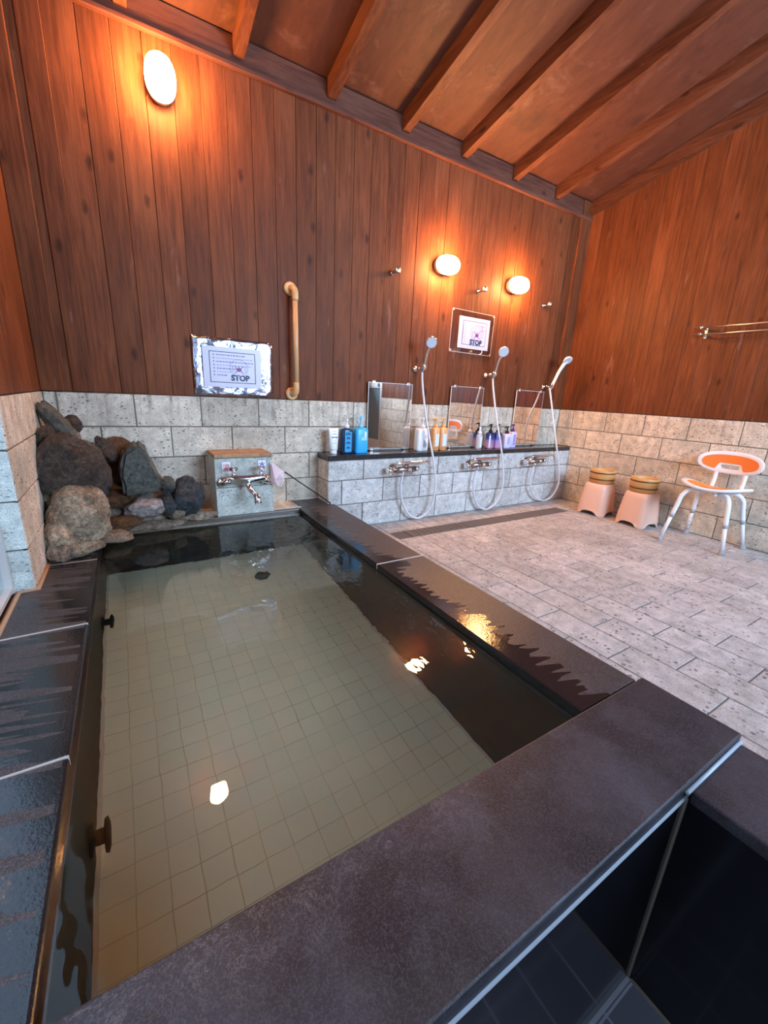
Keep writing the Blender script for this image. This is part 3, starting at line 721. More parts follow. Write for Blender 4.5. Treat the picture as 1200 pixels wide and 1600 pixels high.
# squeeze tube standing on its cap
t = thing('squeeze_tube', (-2.15, YB, .4505), 'white squeeze tube with black print, first item at the left end of the shelf', 'tube')
mb = MB(); secs = [(.021, .021, .022), (.024, .021, .03), (.029, .013, .09), (.032, .004, .142), (.033, .0018, .150)]
mb2 = []
vs = []; nn_ = 24
for rx, ry, z in secs:
    for k in range(nn_): a = 2*PI*k/nn_; vs.append((-2.15+rx*math.cos(a), YB+ry*math.sin(a), .4505+z))
fs = [(i*nn_+k, i*nn_+(k+1) % nn_, (i+1)*nn_+(k+1) % nn_, (i+1)*nn_+k) for i in range(4) for k in range(nn_)]+[tuple(range(nn_))[::-1], tuple(4*nn_+k for k in range(nn_))]
mb.add(vs, fs, 0, True)
for z, w_, m_ in ((.129, .016, 2), (.115, .022, 1), (.097, .034, 1), (.077, .005, 1), (.064, .018, 2)):
    yy = YB-.021+(z-.03)/.12*.019-.0015; hh = .003 if w_ > .03 else .0022
    for q in range(int(w_/.006)+1): mb.box((-2.15-w_/2+q*.006, yy, .4505+z-hh), (-2.15-w_/2+q*.006+(.0062 if w_ > .03 else .004), yy+.0015, .4505+z+hh), m_)
mb.build('tube_body', [WHITE, INKD, GREYP], t)
mb = MB(); mb.lathe([(.019, 0), (.020, .002), (.020, .022), (.018, .023)], (-2.15, YB, .4505), 24); mb.build('cap', WHITE, t)
def navy_decor(t, b, x, yf, z0, h):
    lab(-.022, .022, .012, h-.02, mk('bright_cyan_label', (.03, .34, .62)))(t, b, x, yf-.0006, z0, h)
    mb = MB()
    for k, (za, ww) in enumerate(((.030, .020), (.058, .026), (.086, .022), (.110, .030))):
        for q in range(3): mb.box((x-ww/2+q*ww/3, yf-.0030, z0+za+(q % 2)*.004), (x-ww/2+q*ww/3+ww/4, yf-.0022, z0+za+.012+(q % 2)*.003))
    mb.build('label_print', INKD, b)
bottle('pump_bottle', -2.066, YB, 'dark blue bottle with bright label and white nozzle, right of the squeeze tube', 'b', .074, .05, .150, mk('dark_blue_plastic', (.006, .04, .10), .15), WPUMP, .052, decor=navy_decor, nozzle=False)
bottle('pump_bottle', -1.972, YB, 'bright cyan pump bottle standing left of the first mirror', 'b', .086, .056, .152, mk('cyan_plastic', (.03, .42, .80), .3), CPUMP, .064, ex=4,
       decor=multi(lab(.012, .028, .088, .130, LBL), lab(-.010, .030, .078, .096, LBL2)))
def foam_decor(t, b, x, yf, z0, h):
    mb = MB(); mb.prism([(x-.004, yf-.0014, z0+.030), (x+.022, yf-.0014, z0+.022), (x+.026, yf-.0014, z0+.048), (x-.002, yf-.0014, z0+.080)], (0, .001, 0)); mb.build('bottle_label', GREYP, b)
    mb = MB(); mb.lathe([(.013, 0), (.013, .001)], n=20, M=frame((x+.018, yf-.0004, z0+.095), (0, -1, 0))); mb.build('label_spot', mk('pale_pink_print', (.78, .55, .70)), b)
bottle('pump_bottle', -1.512, YB, 'squat white foam pump bottle with grey label, right of the first mirror', 'b', .090, .06, .150, WHITE, WPUMP, .062, ex=4, shoulder=.02, neck=.018, decor=foam_decor)
OR = mk('orange_plastic', (.80, .40, .16), .3)
dec = multi(lab(-.014, .018, .030, .112, LBL), lab(-.020, .020, .010, .024, mk('orange_print', (.70, .24, .06))))
bottle('pump_bottle', -1.398, YB, 'orange pump bottle behind the first shower hose, left one of the pair', 'b', .056, .05, .155, OR, OPUMP, .062, ex=3, decor=dec)
bottle('pump_bottle', -1.334, YB, 'orange pump bottle touching the left edge of the second mirror', 'b', .056, .05, .155, OR, OPUMP, .062, ex=3, decor=dec)
CLR = N('clear_plastic', base=(.85, .87, .87), rough=.15); CLR.set('alpha', .45)
bottle('pump_bottle', -.975, -.075, 'small clear bottle with white label at the right edge of the second mirror', 'b', .045, .04, .105, CLR.m, WPUMP, .05, ex=2.5, decor=lab(-.010, .010, .01, .085, LBL), nozzle=False)
def grad_mat():
    n = N('blue_to_pink_plastic', rough=.25); z = n.xyz(n.obj())[2]
    f = n.math('DIVIDE', n.math('SUBTRACT', z, .4505), .12)
    n.set('base', n.ramp(f, [(.05, (.62, .30, .42)), (.45, (.42, .22, .50)), (.6, (.03, .06, .28)), (.95, (.012, .02, .09))])); return n.m
GRAD = grad_mat()
bottle('pump_bottle', -.878, YB, 'blue to pink shaded bottle with black pump, left one of the pair', 'b', .066, .05, .118, GRAD, BPUMP, .056, decor=lab(-.030, -.017, .008, .095, LBL))
bottle('pump_bottle', -.800, YB, 'blue to pink shaded bottle with black pump, partly behind the second shower hose', 'b', .066, .05, .118, GRAD, BPUMP, .056)
bottle('pump_bottle', -.715, YB-.012, 'pale lilac bottle with black pump, third of the four beside the last mirror', 'b', .068, .05, .108, mk('pale_lilac_plastic', (.66, .62, .82)), BPUMP, .050, ex=4, decor=lab(-.012, .012, .03, .085, mk('lilac_print', (.42, .36, .60))))
bottle('pump_bottle', -.642, YB, 'lavender bottle with purple pump touching the last mirror', 'b', .062, .05, .122, mk('lavender_plastic', (.60, .54, .82)), PPUMP, .052, ex=4, decor=lab(-.010, .014, .02, .10, mk('violet_print', (.34, .28, .58))))

# ---------------------------------------------------------------- hooks, showers, mixers
for x, z, lb in ((-1.752, 1.488, 'upper chrome shower hook left of the first of the two close lamps'), (-1.066, 1.497, 'upper chrome shower hook between the two close lamps'), (-.40, 1.50, 'upper chrome shower hook right of the last lamp, near the corner')):
    t = thing('shower_hook', (x, -.003, z), lb, 'hook', 'upper chrome shower hooks')
    mb = MB(); mb.lathe([(.014, 0), (.014, .008), (.010, .012)], n=20, M=frame((x, -.002, z), (0, -1, 0))); mb.build('wall_plate', CHROME, t)
    mb = MB(); mb.tube([(x, -.008, z), (x+.002, -.045, z+.002), (x+.002, -.060, z+.004)], [.008, .008, .010], 14); mb.lathe([(.014, -.014), (.016, -.010), (.016, .012), (.013, .016)], (x+.002, -.062, z+.004), 20); mb.build('cradle', STEEL, t)
def shower(x, hook, headc, face, hose, handmat, headmat, lb, lbh):
    t = thing('shower_holder', (hook[0], -.002, hook[2]), lbh, 'holder', 'shower holders')
    mb = MB(); mb.lathe([(.018, 0), (.018, .008), (.012, .012)], n=20, M=frame((hook[0]-.012, -.002, hook[2]-.01), (0, -1, 0))); mb.build('wall_plate', CHROME, t)
    mb = MB(); mb.tube([(hook[0]-.012, -.010, hook[2]-.01), (hook[0]-.006, hook[1]+.02, hook[2]-.004)], .009, 12)
    ax = (Vector(headc)-Vector(hook)).normalized(); mb.lathe([(.017, -.018), (.020, -.012), (.020, .012), (.017, .018)], n=20, M=frame(hook, ax)); mb.build('cradle', CHROME, t)
    s = thing('hand_shower', hook, lb, 'shower', 'hand showers along the back wall')
    h0 = Vector(hook); h1 = Vector(headc)
    mid = h0.lerp(h1, .55)+Vector((0, .012, .006))
    mb = MB(); mb.tube([h0-ax*.035, h0, mid, h1+Vector(face)*-.010], [.010, .0115, .0115, .016], 14, spline=5); mb.build('shower_handle', handmat, s)
    mb = MB(); Mf = frame(h1, face); mb.lathe([(.010, -.020), (.023, -.016), (.033, -.006), (.035, .002), (.033, .005)], n=28, M=Mf); hd = mb.build('shower_head', headmat, s)
    mb = MB(); mb.lathe([(.029, .005), (.029, .007)], n=28, M=Mf); mb.build('spray_face', mk('spray_face_grey', (.50, .52, .56), .4), hd)
    mb = MB(); mb.tube([h0-ax*.03]+[Vector(p) for p in hose], .0068, 12, spline=8); mb.build('hose', HOSEM, s)
h1 = [(-1.535, -.085, .877), (-1.526, -.12, .72), (-1.51, -.17, .541), (-1.48, -.20, .377), (-1.462, -.21, .227), (-1.485, -.21, .087), (-1.566, -.205, .020), (-1.649, -.2, .046), (-1.712, -.2, .138), (-1.734, -.2, .245), (-1.724, -.205, .345)]
h2 = [(-.904, -.09, .866), (-.897, -.14, .689), (-.864, -.185, .488), (-.826, -.2, .323), (-.817, -.21, .178), (-.864, -.21, .058), (-.95, -.205, .014), (-1.036, -.2, .048), (-1.095, -.2, .15), (-1.105, -.2, .258), (-1.084, -.205, .345)]
h3 = [(-.250, -.09, .82), (-.256, -.15, .649), (-.225, -.185, .475), (-.164, -.2, .29), (-.148, -.21, .155), (-.202, -.21, .055), (-.294, -.205, .020), (-.408, -.2, .055), (-.490, -.2, .152), (-.498, -.2, .256), (-.477, -.205, .345)]
fc = (-.45, -.80, -.42)
shower(0, (-1.530, -.078, .980), (-1.547, -.165, 1.118), fc, h1, CHROME, CHROME, 'chrome hand shower with grey hose, right of the first mirror', 'chrome shower holder under the left-hand shower head')
shower(0, (-.902, -.078, .978), (-.926, -.165, 1.120), fc, h2, CHROME, mk('pale_chrome_plastic', (.70, .69, .68), .2, metal=.4), 'chrome hand shower with grey hose, between the second and third mirrors', 'chrome shower holder under the middle shower head')
shower(0, (-.252, -.078, .930), (-.225, -.165, 1.119), (-.2, -.7, -.70), h3, WHITE, WHITE, 'white plastic hand shower with grey hose, nearest the right-hand corner', 'chrome shower holder under the white shower head')
DKCH = plain('tarnished_chrome', (.42, .38, .35), .25, 1.)
def mixer(x, lb, grp, sp=.17):
    t = thing('shower_mixer', (x, -.168, .36), lb, 'tap', 'shower mixer taps under the shelf'); z = .355; y = -.205
    mb = MB(); mb.tube([(x-.085, y, z), (x+.085, y, z)], .019, 18)
    for s in (-1, 1): mb.tube([(x+s*.055, YF-.001, z), (x+s*.055, y, z)], .013, 14); mb.lathe([(.024, 0), (.024, .005), (.015, .012)], n=20, M=frame((x+s*.055, YF-.0005, z), (0, -1, 0)))
    mb.build('mixer_body', DKCH, t)
    mb = MB(); mb.tube([(x-.085, y, z), (x-.120, y, z-.002)], [.021, .019], 18); mb.build('knob', CHROME, t)
    mb = MB(); mb.tube([(x+.085, y, z), (x+.115, y, z)], [.020, .017], 18); mb.build('knob', CHROME, t)
    mb = MB(); mb.tube([(x-.055, y, z+.014), (x-.055, y-.006, z+.036), (x-.03, y-.012, z+.043), (x+.06, y-.012, z+.044), (x+sp-.02, y-.010, z+.043), (x+sp, y-.010, z+.034)], [.009, .009, .008, .008, .008, .008], 12, spline=4); mb.build('spout', CHROME, t)
    mb = MB(); mb.box((x-.115, y-.030, z-.030), (x+.075, y-.016, z-.024), 0, .002); mb.tube([(x-.105, y-.023, z-.028), (x-.105, y-.004, z-.01)], .004, 8); mb.tube([(x+.065, y-.023, z-.028), (x+.065, y-.004, z-.01)], .004, 8); mb.build('front_bar', CHROME, t)
    mb = MB(); mb.lathe([(.011, 0), (.014, .004), (.014, .012), (.010, .016)], n=18, M=frame((x+.035, y-.016, z), (0, -1, 0))); mb.build('shower_switch', CHROME, t)
    mb = MB(); mb.tube([(x+.0, y, z-.008), (x+.0, y, z-.034)], .008, 12); mb.build('hose_outlet', CHROME, t)
mixer(-1.725, 'chrome shower mixer tap below the first mirror', None, .19)
mixer(-1.085, 'chrome shower mixer tap below the second mirror', None, .19)
mixer(-.478, 'chrome shower mixer tap below the third mirror, nearest the corner', None, .20)

# ---------------------------------------------------------------- towel rail on the east wall
t = thing('towel_rail', (-.0, -1.3, 1.26), 'double steel towel rail on the right-hand plank wall', 'towel rail')
for z in (1.288, 1.249):
    mb = MB(); mb.tube([(-.08, -.930, z), (-.08, -1.62, z)], .0048, 12); mb.build('rail', STEEL, t)
for y in (-.965, -1.585):
    mb = MB(); mb.box((-.0, y-.008, 1.235), (-.006, y+.008, 1.302), 0, .002); mb.box((-.0, y-.004, 1.283), (-.086, y+.004, 1.294), 0, .002); mb.box((-.0, y-.004, 1.244), (-.086, y+.004, 1.255), 0, .002)
    for z in (1.288, 1.249): mb.lathe([(.006, 0), (.010, .004), (.010, .010), (.006, .014)], (-.08, y, z-.002), 16)
    mb.build('rail_bracket', STEEL, t)

# ---------------------------------------------------------------- bath tap block, tap, labels, net
t = thing('tap_block', (-2.69, -.1, .166), 'square pale stone block at the head of the bath that carries the two-handle tap', 'stone block')
mb = MB(); x0, x1, y0, y1 = -2.832, -2.546, -.190, 0
mb.box((x0+.010, y0+.010, .16), (x1-.010, y1, .452), 1)
for v0, v1, m_ in ((.166, .315, 0), (.315, .463, 0)):
    pillow(mb, (0, y0+.010, 0), X, Z, (0, -1, 0), x0, x1, v0+.0015, v1-.0015, .010, mi=m_)
    pillow(mb, (x0+.010, 0, 0), Y, Z, (-1, 0, 0), y0, y1, v0+.0015, v1-.0015, .010, mi=0); pillow(mb, (x1-.010, 0, 0), Y, Z, X, y0, y1, v0+.0015, v1-.0015, .010, mi=0)
mb.build('block_body', [oya('tap_block_tuff', (.66, .66, .58), (.10, .11, .10), 0., .7, .15), MORTAR], t)
mb = MB(); mb.box((x0, y0, .463), (x1, 0, .482), 0, .004); tag(mb.build('cap_stone', oya('orange_stained_tuff', (.48, .30, .17), (.2, .1, .05), 0., .4), t), 'orange stained cap stone')
def card(x, z, w_, h, ch, col, lb, y=-.1915):
    mb = MB(); mb.box((x-w_/2, y, z-h/2), (x+w_/2, y-.0012, z+h/2), 0); text_mesh(mb, ch, (x, y-.0016, z), X, Z, .034, .0006, 1)
    o = mb.build('tap_label', [mk('white_card', (.85, .82, .86)), col]); tag(o, lb, 'label')
card(-2.778, .417, .040, .058, '湯', mk('red_print', (.70, .22, .22)), 'white card with red writing on the stone block, over the left tap handle')
card(-2.602, .422, .040, .052, '水', mk('blue_print', (.05, .08, .45)), 'white card with blue writing on the stone block, over the right tap handle')
t = thing('bath_tap', (-2.69, -.19, .35), 'two-handle chrome bath tap with hanging spout on the stone block', 'tap')
mb = MB(); yb = -.245
mb.tube([(-2.775, yb, .372), (-2.745, yb-.004, .370), (-2.69, yb-.006, .366), (-2.64, yb-.004, .370), (-2.605, yb, .372)], [.017, .020, .022, .020, .017], 18, spline=4)
for x, xx in ((-2.765, -2.800), (-2.612, -2.585)):
    mb.tube([(x, yb, .366), (xx, yb+.020, .345), (xx-.002, -.193, .342)], [.015, .016, .016], 14)
    mb.lathe([(.030, 0), (.026, .006), (.016, .014)], n=22, M=frame((xx, -.1905, .342), (0, -1, 0)))
mb.build('tap_body', CHROME, t)
for x in (-2.755, -2.622):
    mb = MB(); mb.lathe([(.011, 0), (.011, .018), (.006, .022), (.006, .030)], (x, yb, .380), 18); 
    for k in range(4): a = PI/4+k*PI/2; mb.tube([(x, yb, .418), (x+.020*math.cos(a), yb+.020*math.sin(a), .420)], [.008, .009], 10)
    mb.lathe([(.013, 0), (.014, .006), (.006, .014), (.002, .016)], (x, yb, .410), 18); mb.build('handle', CHROME, t)
mb = MB(); mb.tube([(-2.688, yb, .358), (-2.688, yb-.004, .336), (-2.684, yb-.020, .318), (-2.675, yb-.055, .300), (-2.668, yb-.085, .290), (-2.666, yb-.092, .262)], [.016, .016, .0155, .0155, .016, .018], 16, spline=4); mb.build('spout', CHROME, t)

# net
t = thing('skimmer_net', (-2.20, -.153, .17), 'small pink skimmer net on a black handle leaning between rim and tap block', 'net')
A_ = Vector((-2.20, -.163, .172)); B_ = Vector((-2.492, -.215, .385))
mb = MB(); mb.tube([A_, B_], .0035, 10); mb.build('handle', mk('black_handle', (.012, .012, .014), .4), t)
mb = MB(); d_ = (B_-A_).normalized(); mb.tube([A_-d_*.065, A_-d_*.002], .0045, 10); mb.build('handle_tip', WHITE, t)
NET = N('pink_netting', base=(.82, .62, .66), rough=.6); oo = NET.obj(); wv = NET.math('MAXIMUM', NET.math('SINE', NET.math('MULTIPLY', NET.xyz(oo)[0], 900.)), NET.math('SINE', NET.math('MULTIPLY', NET.xyz(oo)[2], 900.))); NET.set('alpha', NET.math('ADD', NET.math('MULTIPLY', NET.math('GREATER_THAN', wv, .6), .4), .50))
hoop = [B_, Vector((-2.510, -.225, .345)), Vector((-2.555, -.240, .318)), Vector((-2.545, -.240, .30)), Vector((-2.50, -.23, .33))]
P0, P1, P2, P3, P4 = Vector((-2.562, -.215, .440)), Vector((-2.492, -.215, .385)), Vector((-2.500, -.225, .350)), Vector((-2.528, -.235, .312)), Vector((-2.560, -.225, .335))
mb = MB(); mb.tube([P1, Vector((-2.498, -.205, .368)), P2, Vector((-2.520, -.245, .318)), P3, Vector((-2.548, -.238, .345)), Vector((-2.530, -.228, .372)), Vector((-2.51, -.22, .385)), P1], .0022, 8, spline=4); mb.build('hoop', mk('pale_hoop', (.78, .70, .72), .4), t)
mb = MB()
ring = [P1, P2, P3, Vector((-2.548, -.238, .345)), Vector((-2.530, -.228, .372))]
tip = P0; tip2 = Vector((-2.562, -.205, .330))
vs = ring+[tip, tip2]; mb.add(vs, [(0, 1, 5), (4, 0, 5), (3, 4, 5), (1, 2, 6), (2, 3, 6), (5, 1, 6), (3, 5, 6)], 0, False)
mb.build('netting', NET.m, t)

# ---------------------------------------------------------------- stools and pails
PEACH = plain('peach_plastic', (.78, .50, .38), .35)
def stool(cx, cy, lb, rot):
    t = thing('bath_stool', (cx, cy, 0), lb, 'stool', 'peach bath stools')
    mb = MB(); n_ = 64; H = .236
    Rz = Matrix.Rotation(math.radians(rot), 4, 'Z')
    def ringp(hw, z, arch=0.):
        out = []
        for k in range(n_):
            a = 2*PI*k/n_+PI/n_; ca, sa = math.cos(a), math.sin(a); ex = 5.; q = (abs(ca)**ex+abs(sa)**ex)**(-1/ex)
            p = Vector((hw*q*ca, hw*q*sa, z))
            if arch:
                u = abs(p.x) if abs(sa) > abs(ca) else abs(p.y)
                # arched cut-outs between the corner feet
                e = max(0., 1-(u/(hw*.60))**3); p.z = max(z, arch*e**.5)
            out.append(Rz @ p + Vector((cx, cy, 0)))
        return out
    rings = [ringp(.108, 0., .034), ringp(.106, .010, .036), ringp(.105, .042), ringp(.098, .12), ringp(.088, .20), ringp(.084, .226), ringp(.076, H), ringp(.030, H-.001)]
    vs = [p for r in rings for p in r]; m = len(rings)
    mb.add(vs, [(i*n_+k, i*n_+(k+1) % n_, (i+1)*n_+(k+1) % n_, (i+1)*n_+k) for i in range(m-1) for k in range(n_)], 0, True)
    mb.f.append(tuple((m-1)*n_+k for k in range(n_))); mb.mi.append(0); mb.sm.append(False)
    o = mb.build('stool_body', PEACH, t); s = o.modifiers.new('shell', 'SOLIDIFY'); s.thickness = .004; s.offset = -1
    return t
stool(-.165, -.575, 'peach plastic bath stool nearest the corner, carrying a wooden pail', 4)
stool(-.165, -.885, 'peach plastic bath stool beside the shower chair, carrying a wooden pail', -6)
def pail_mat():
    n = N('pale_cypress', rough=.5); o = n.obj(); x, y, z = n.xyz(o)
    g = n.noise(n.map(o, (1, 1, .08)), 120, 3); n.set('base', n.mix(g, (.52, .25, .07), (.70, .38, .13))); return n.m
PAIL = pail_mat(); HOOP = plain('dark_copper_hoop', (.16, .06, .02), .4, .4)
def pail(cx, cy, lb):
    z0 = .2375; t = thing('wooden_pail', (cx, cy, z0), lb, 'pail', 'wooden pails on the stools'); R0, R1, H = .082, .088, .098
    mb = MB(); mb.lathe([(R0-.006, 0), (R0, .002), (R1, H-.004), (R1-.002, H), (R1-.010, H), (R1-.012, H-.004), (R0-.012, .016), (.01, .016)], (cx, cy, z0), 40); mb.build('pail_body', PAIL, t)
    for z in (.030, .078):
        r = R0+(R1-R0)*z/H+.0008; mb = MB(); mb.lathe([(r, z-.005), (r+.002, z-.004), (r+.002, z+.004), (r, z+.005)], (cx, cy, z0), 40, capt=False, capb=False); mb.build('hoop', HOOP, t)
pail(-.150, -.570, 'round wooden pail with dark hoops on the stool nearest the corner')
pail(-.160, -.880, 'round wooden pail with dark hoops on the stool beside the shower chair')

# ---------------------------------------------------------------- shower chair
ORG = plain('orange_pad', (.85, .20, .03), .45); ORG2 = plain('amber_pad', (.85, .30, .04), .45); LEG = plain('white_painted_tube', (.78, .78, .82), .25)
t = thing('shower_chair', (-.2, -1.3, 0), 'white shower chair with orange seat and backrest against the right-hand wall', 'chair')
tops = {'fl': (-.285, -1.205, .330), 'fr': (-.285, -1.392, .330), 'bl': (-.135, -1.205, .330), 'br': (-.135, -1.392, .330)}
feet = {'fl': (-.371, -1.140, 0), 'fr': (-.322, -1.455, 0), 'bl': (-.045, -1.150, 0), 'br': (-.045, -1.462, 0)}
for k in tops:
    T_, F_ = Vector(tops[k]), Vector(feet[k]); kn = T_.lerp(F_, .22); kn = Vector((F_.x*.35+T_.x*.65, F_.y*.35+T_.y*.65, .295))
    inner = Vector((T_.x*.75+(-.21)*.25, T_.y*.55+(-1.3)*.45, .333))
    up_ = kn.lerp(F_, .42)
    mb = MB(); mb.tube([inner, T_, kn, kn.lerp(F_, .2), up_], .0125, 16, spline=4); lg = mb.build('leg', LEG, t)
    mb = MB(); mb.tube([up_-(F_-up_)*.02, up_+(F_-kn)*.05], .0140, 16); mb.build('collar', GREYRUB, lg)
    lo = kn.lerp(F_, .93); mb = MB(); mb.tube([up_, lo], .0108, 16)
    mb.build('leg_extension', LEG, lg)
    if k == 'bl':
        mb = MB()
        for q in range(4): p = up_.lerp(lo, .35+q*.17); mb.lathe([(.0028, 0), (.0028, .0115)], n=10, M=frame(p, (-.75, -.66, 0)))
        mb.build('adjustment_hole', INKD, lg)
    ax = (F_-kn).normalized()
    mb = MB(); mb.tube([kn.lerp(F_, .90), kn.lerp(F_, .97), F_+Vector((0, 0, .005))], [.0135, .0145, .020], 16); mb.lathe([(.021, 0), (.021, .004), (.018, .007)], (F_.x, F_.y, 0), 18); tag(mb.build('rubber_foot', GREYRUB, lg), 'grey rubber foot')
# seat
def seat_mesh(hx, hy, z0, th, ex, notch, curve, inset=0.):
    mb = MB(); n_ = 56; vs = []
    cx, cy = -.205, -1.298
    def zc(y, x): return z0+curve*((y-cy)/.16)**2-.010*((x-cx)/.12)
    def ring(s, dz):
        for k in range(n_):
            a = 2*PI*k/n_; ca, sa = math.cos(a), math.sin(a); q = (abs(ca)**ex+abs(sa)**ex)**(-1/ex)
            x = cx+hx*s*q*ca; y = cy+hy*s*q*sa
            vs.append((x, y, zc(y, x)+dz))
    prof = [(.0, 0), (.5, 0), (.88, 0), (.97, .001), (1, th*.5), (.97, th), (.88, th+.001), (.5, th-.002), (.0, th-.003)]
    for s, dz in prof: ring(max(s, .001), dz)
    mb.add(vs, [(i*n_+k, i*n_+(k+1) % n_, (i+1)*n_+(k+1) % n_, (i+1)*n_+k) for i in range(len(prof)-1) for k in range(n_)], 0, True)
    return mb
seat_mesh(.128, .172, .336, .018, 2.8, 0, .030).build('seat', WHITE, t)
sp = seat_mesh(.098, .138, .3545, .003, 2.8, 0, .030); tag(sp.build('seat_pad', ORG2, t), 'amber orange seat pad')
mb = MB(); mb.box((-.30, -1.345, .322), (-.11, -1.335, .340), 0, .003); mb.box((-.30, -1.262, .322), (-.11, -1.252, .340), 0, .003); mb.build('under_frame', LEG, t)
for y in (-1.238, -1.385):
    mb = MB(); mb.tube([(-.12, y, .335), (-.095, y, .345), (-.080, y, .375), (-.070, y, .45), (-.062, y, .505)], .0115, 14, spline=4); mb.build('back_post', LEG, t)
# backrest: rounded board with a hand slot
mb = MB(); cy, cz = -1.300, .502; n_ = 64
def bk(y, z): return -.074-.0+ .028*((y-cy)/.165)**2*-1+.0, y, z
def loop(hy, hz, ex, oy, oz, dx):
    out = []
    for k in range(n_):
        a = 2*PI*k/n_; ca, sa = math.cos(a), math.sin(a); q = (abs(ca)**ex+abs(sa)**ex)**(-1/ex)
        y, z = cy+oy+hy*q*ca, cz+oz+hz*q*sa; out.append((-.078-.030*((y-cy)/.165)**2+dx, y, z))
    return out
loops = [loop(.048, .0135, 4, 0, -.026, 0), loop(.155, .060, 2.4, 0, 0, 0), loop(.165, .067, 2.4, 0, 0, .004), loop(.165, .067, 2.4, 0, 0, .014), loop(.155, .060, 2.4, 0, 0, .018), loop(.048, .0135, 4, 0, -.026, .018)]
vs = [p for l in loops for p in l]; L_ = len(loops)
mb.add(vs, [(i*n_+k, i*n_+(k+1) % n_, ((i+1) % L_)*n_+(k+1) % n_, ((i+1) % L_)*n_+k) for i in range(L_) for k in range(n_)], 0, False)
mb.build('backrest', WHITE, t)
mb = MB(); top = []; bot = []; NN = 40; HY = .143; HZ = .047
for k in range(NN+1):
    u = -1+2*k/NN; e = (max(0, 1-abs(u)**2.4))**(1/2.4); y = cy+HY*u
    zb = cz-HZ*e; nb = cz-.003
    s_ = min(1, max(0, (.072-abs(y-cy))/.018)); zb = max(zb, zb+(nb-zb)*s_) if s_ > 0 else zb
    zt = cz+HZ*e; zb = min(zb, zt-.0005); x = -.078-.030*((y-cy)/.165)**2-.0015
    top.append((x, y, zt)); bot.append((x, y, zb))
vs = top+bot+[(p[0]-.002, p[1], p[2]) for p in top+bot]; m2 = NN+1
fs = []
for k in range(NN):
    fs.append((2*m2+k, 2*m2+k+1, 3*m2+k+1, 3*m2+k)); fs.append((k, k+1, m2+k+1, m2+k)); fs.append((k, k+1, 2*m2+k+1, 2*m2+k)); fs.append((m2+k, m2+k+1, 3*m2+k+1, 3*m2+k))
mb.add(vs, fs); tag(mb.build('back_pad', ORG, t), 'orange back pad')

# ---------------------------------------------------------------- rockery at the corner of the bath
def rock_mat(name, a, b, c, sc=9, vein=.3, rough=.5):
    n = N(name, rough=rough); o = n.obj()
    f = n.noise(o, sc, 6, .65, .6); col = n.mix(n.ramp(f, [(.32, 0.), (.68, 1.)]), a, b)
    v = n.ramp(n.math('ABSOLUTE', n.math('SUBTRACT', n.noise(o, sc*1.5, 6, .7, 1.), .5)), [(.0, 1.), (.035, 0.)]); col = n.mix(n.math('MULTIPLY', v, vein), col, c)
    n.set('base', n.mix(1., col, n.ramp(n.noise(o, 60, 5, .7), [(.35, .55), (.65, 1.35)]), 'MULTIPLY')); n.bump(n.noise(o, 26, 8, .72), 1., .030); return n.m
RD = rock_mat('dark_brown_rock', (.030, .022, .016), (.085, .062, .048), (.26, .20, .15), 8, .35)
RG = rock_mat('grey_green_rock', (.06, .065, .055), (.17, .17, .14), (.34, .28, .20), 6, .3)
RT = rock_mat('tan_rock', (.26, .18, .11), (.70, .55, .38), (.10, .07, .045), 14, .7, .5)
RB = rock_mat('blue_black_rock', (.014, .018, .022), (.06, .07, .075), (.22, .21, .2), 10, .3, .35)
RP = rock_mat('pinkish_rock', (.20, .14, .12), (.66, .55, .50), (.07, .05, .04), 16, .5, .5)
RM = rock_mat('rust_brown_rock', (.045, .02, .008), (.16, .075, .030), (.30, .16, .08), 12, .5, .4)
RMT = rock_mat('rock_mortar', (.24, .165, .11), (.50, .38, .27), (.07, .045, .03), 18, .5, .8)
rk = thing('rockery', (-3.3, -.3, .166), 'rockery of dark and tan boulders cemented in the corner at the head of the bath', 'rockery')
def rock(c, r, mat, seed, lb=None, cuts=6, rot=(0, 0, 0), rough=.16, name='boulder', sub=5, hard=.80):
    bm = bmesh.new(); bmesh.ops.create_icosphere(bm, subdivisions=sub, radius=1); rnd = random.Random(seed)
    pl = []
    for k in range(cuts):
        v = Vector((rnd.gauss(0, 1), rnd.gauss(0, 1), rnd.gauss(0, 1))).normalized(); pl.append((v, rnd.uniform(hard-.12, hard+.12)))
    R_ = Matrix.Rotation(rot[2], 3, 'Z') @ Matrix.Rotation(rot[1], 3, 'Y') @ Matrix.Rotation(rot[0], 3, 'X')
    sv = Vector((seed*3.1, seed*1.7, seed*.9))
    for v in bm.verts:
        p = v.co.copy()
        for nrm, dd in pl:
            e = p.dot(nrm)-dd
            if e > 0: p -= nrm*e*.92
        p *= 1+rough*noise.noise(p*1.6+sv)+rough*.45*noise.noise(p*4+sv)+rough*.22*noise.noise(p*10+sv)+rough*.12*noise.noise(p*24+sv)
        p = Vector((p.x*r[0], p.y*r[1], p.z*r[2])); v.co = R_ @ p + Vector(c)
    mb = MB(); mb.add([v.co for v in bm.verts], [[v.index for v in f.verts] for f in bm.faces], 0, True); bm.free()
    o = mb.build(name, mat, rk)
    if lb: o['label'] = lb
    return o
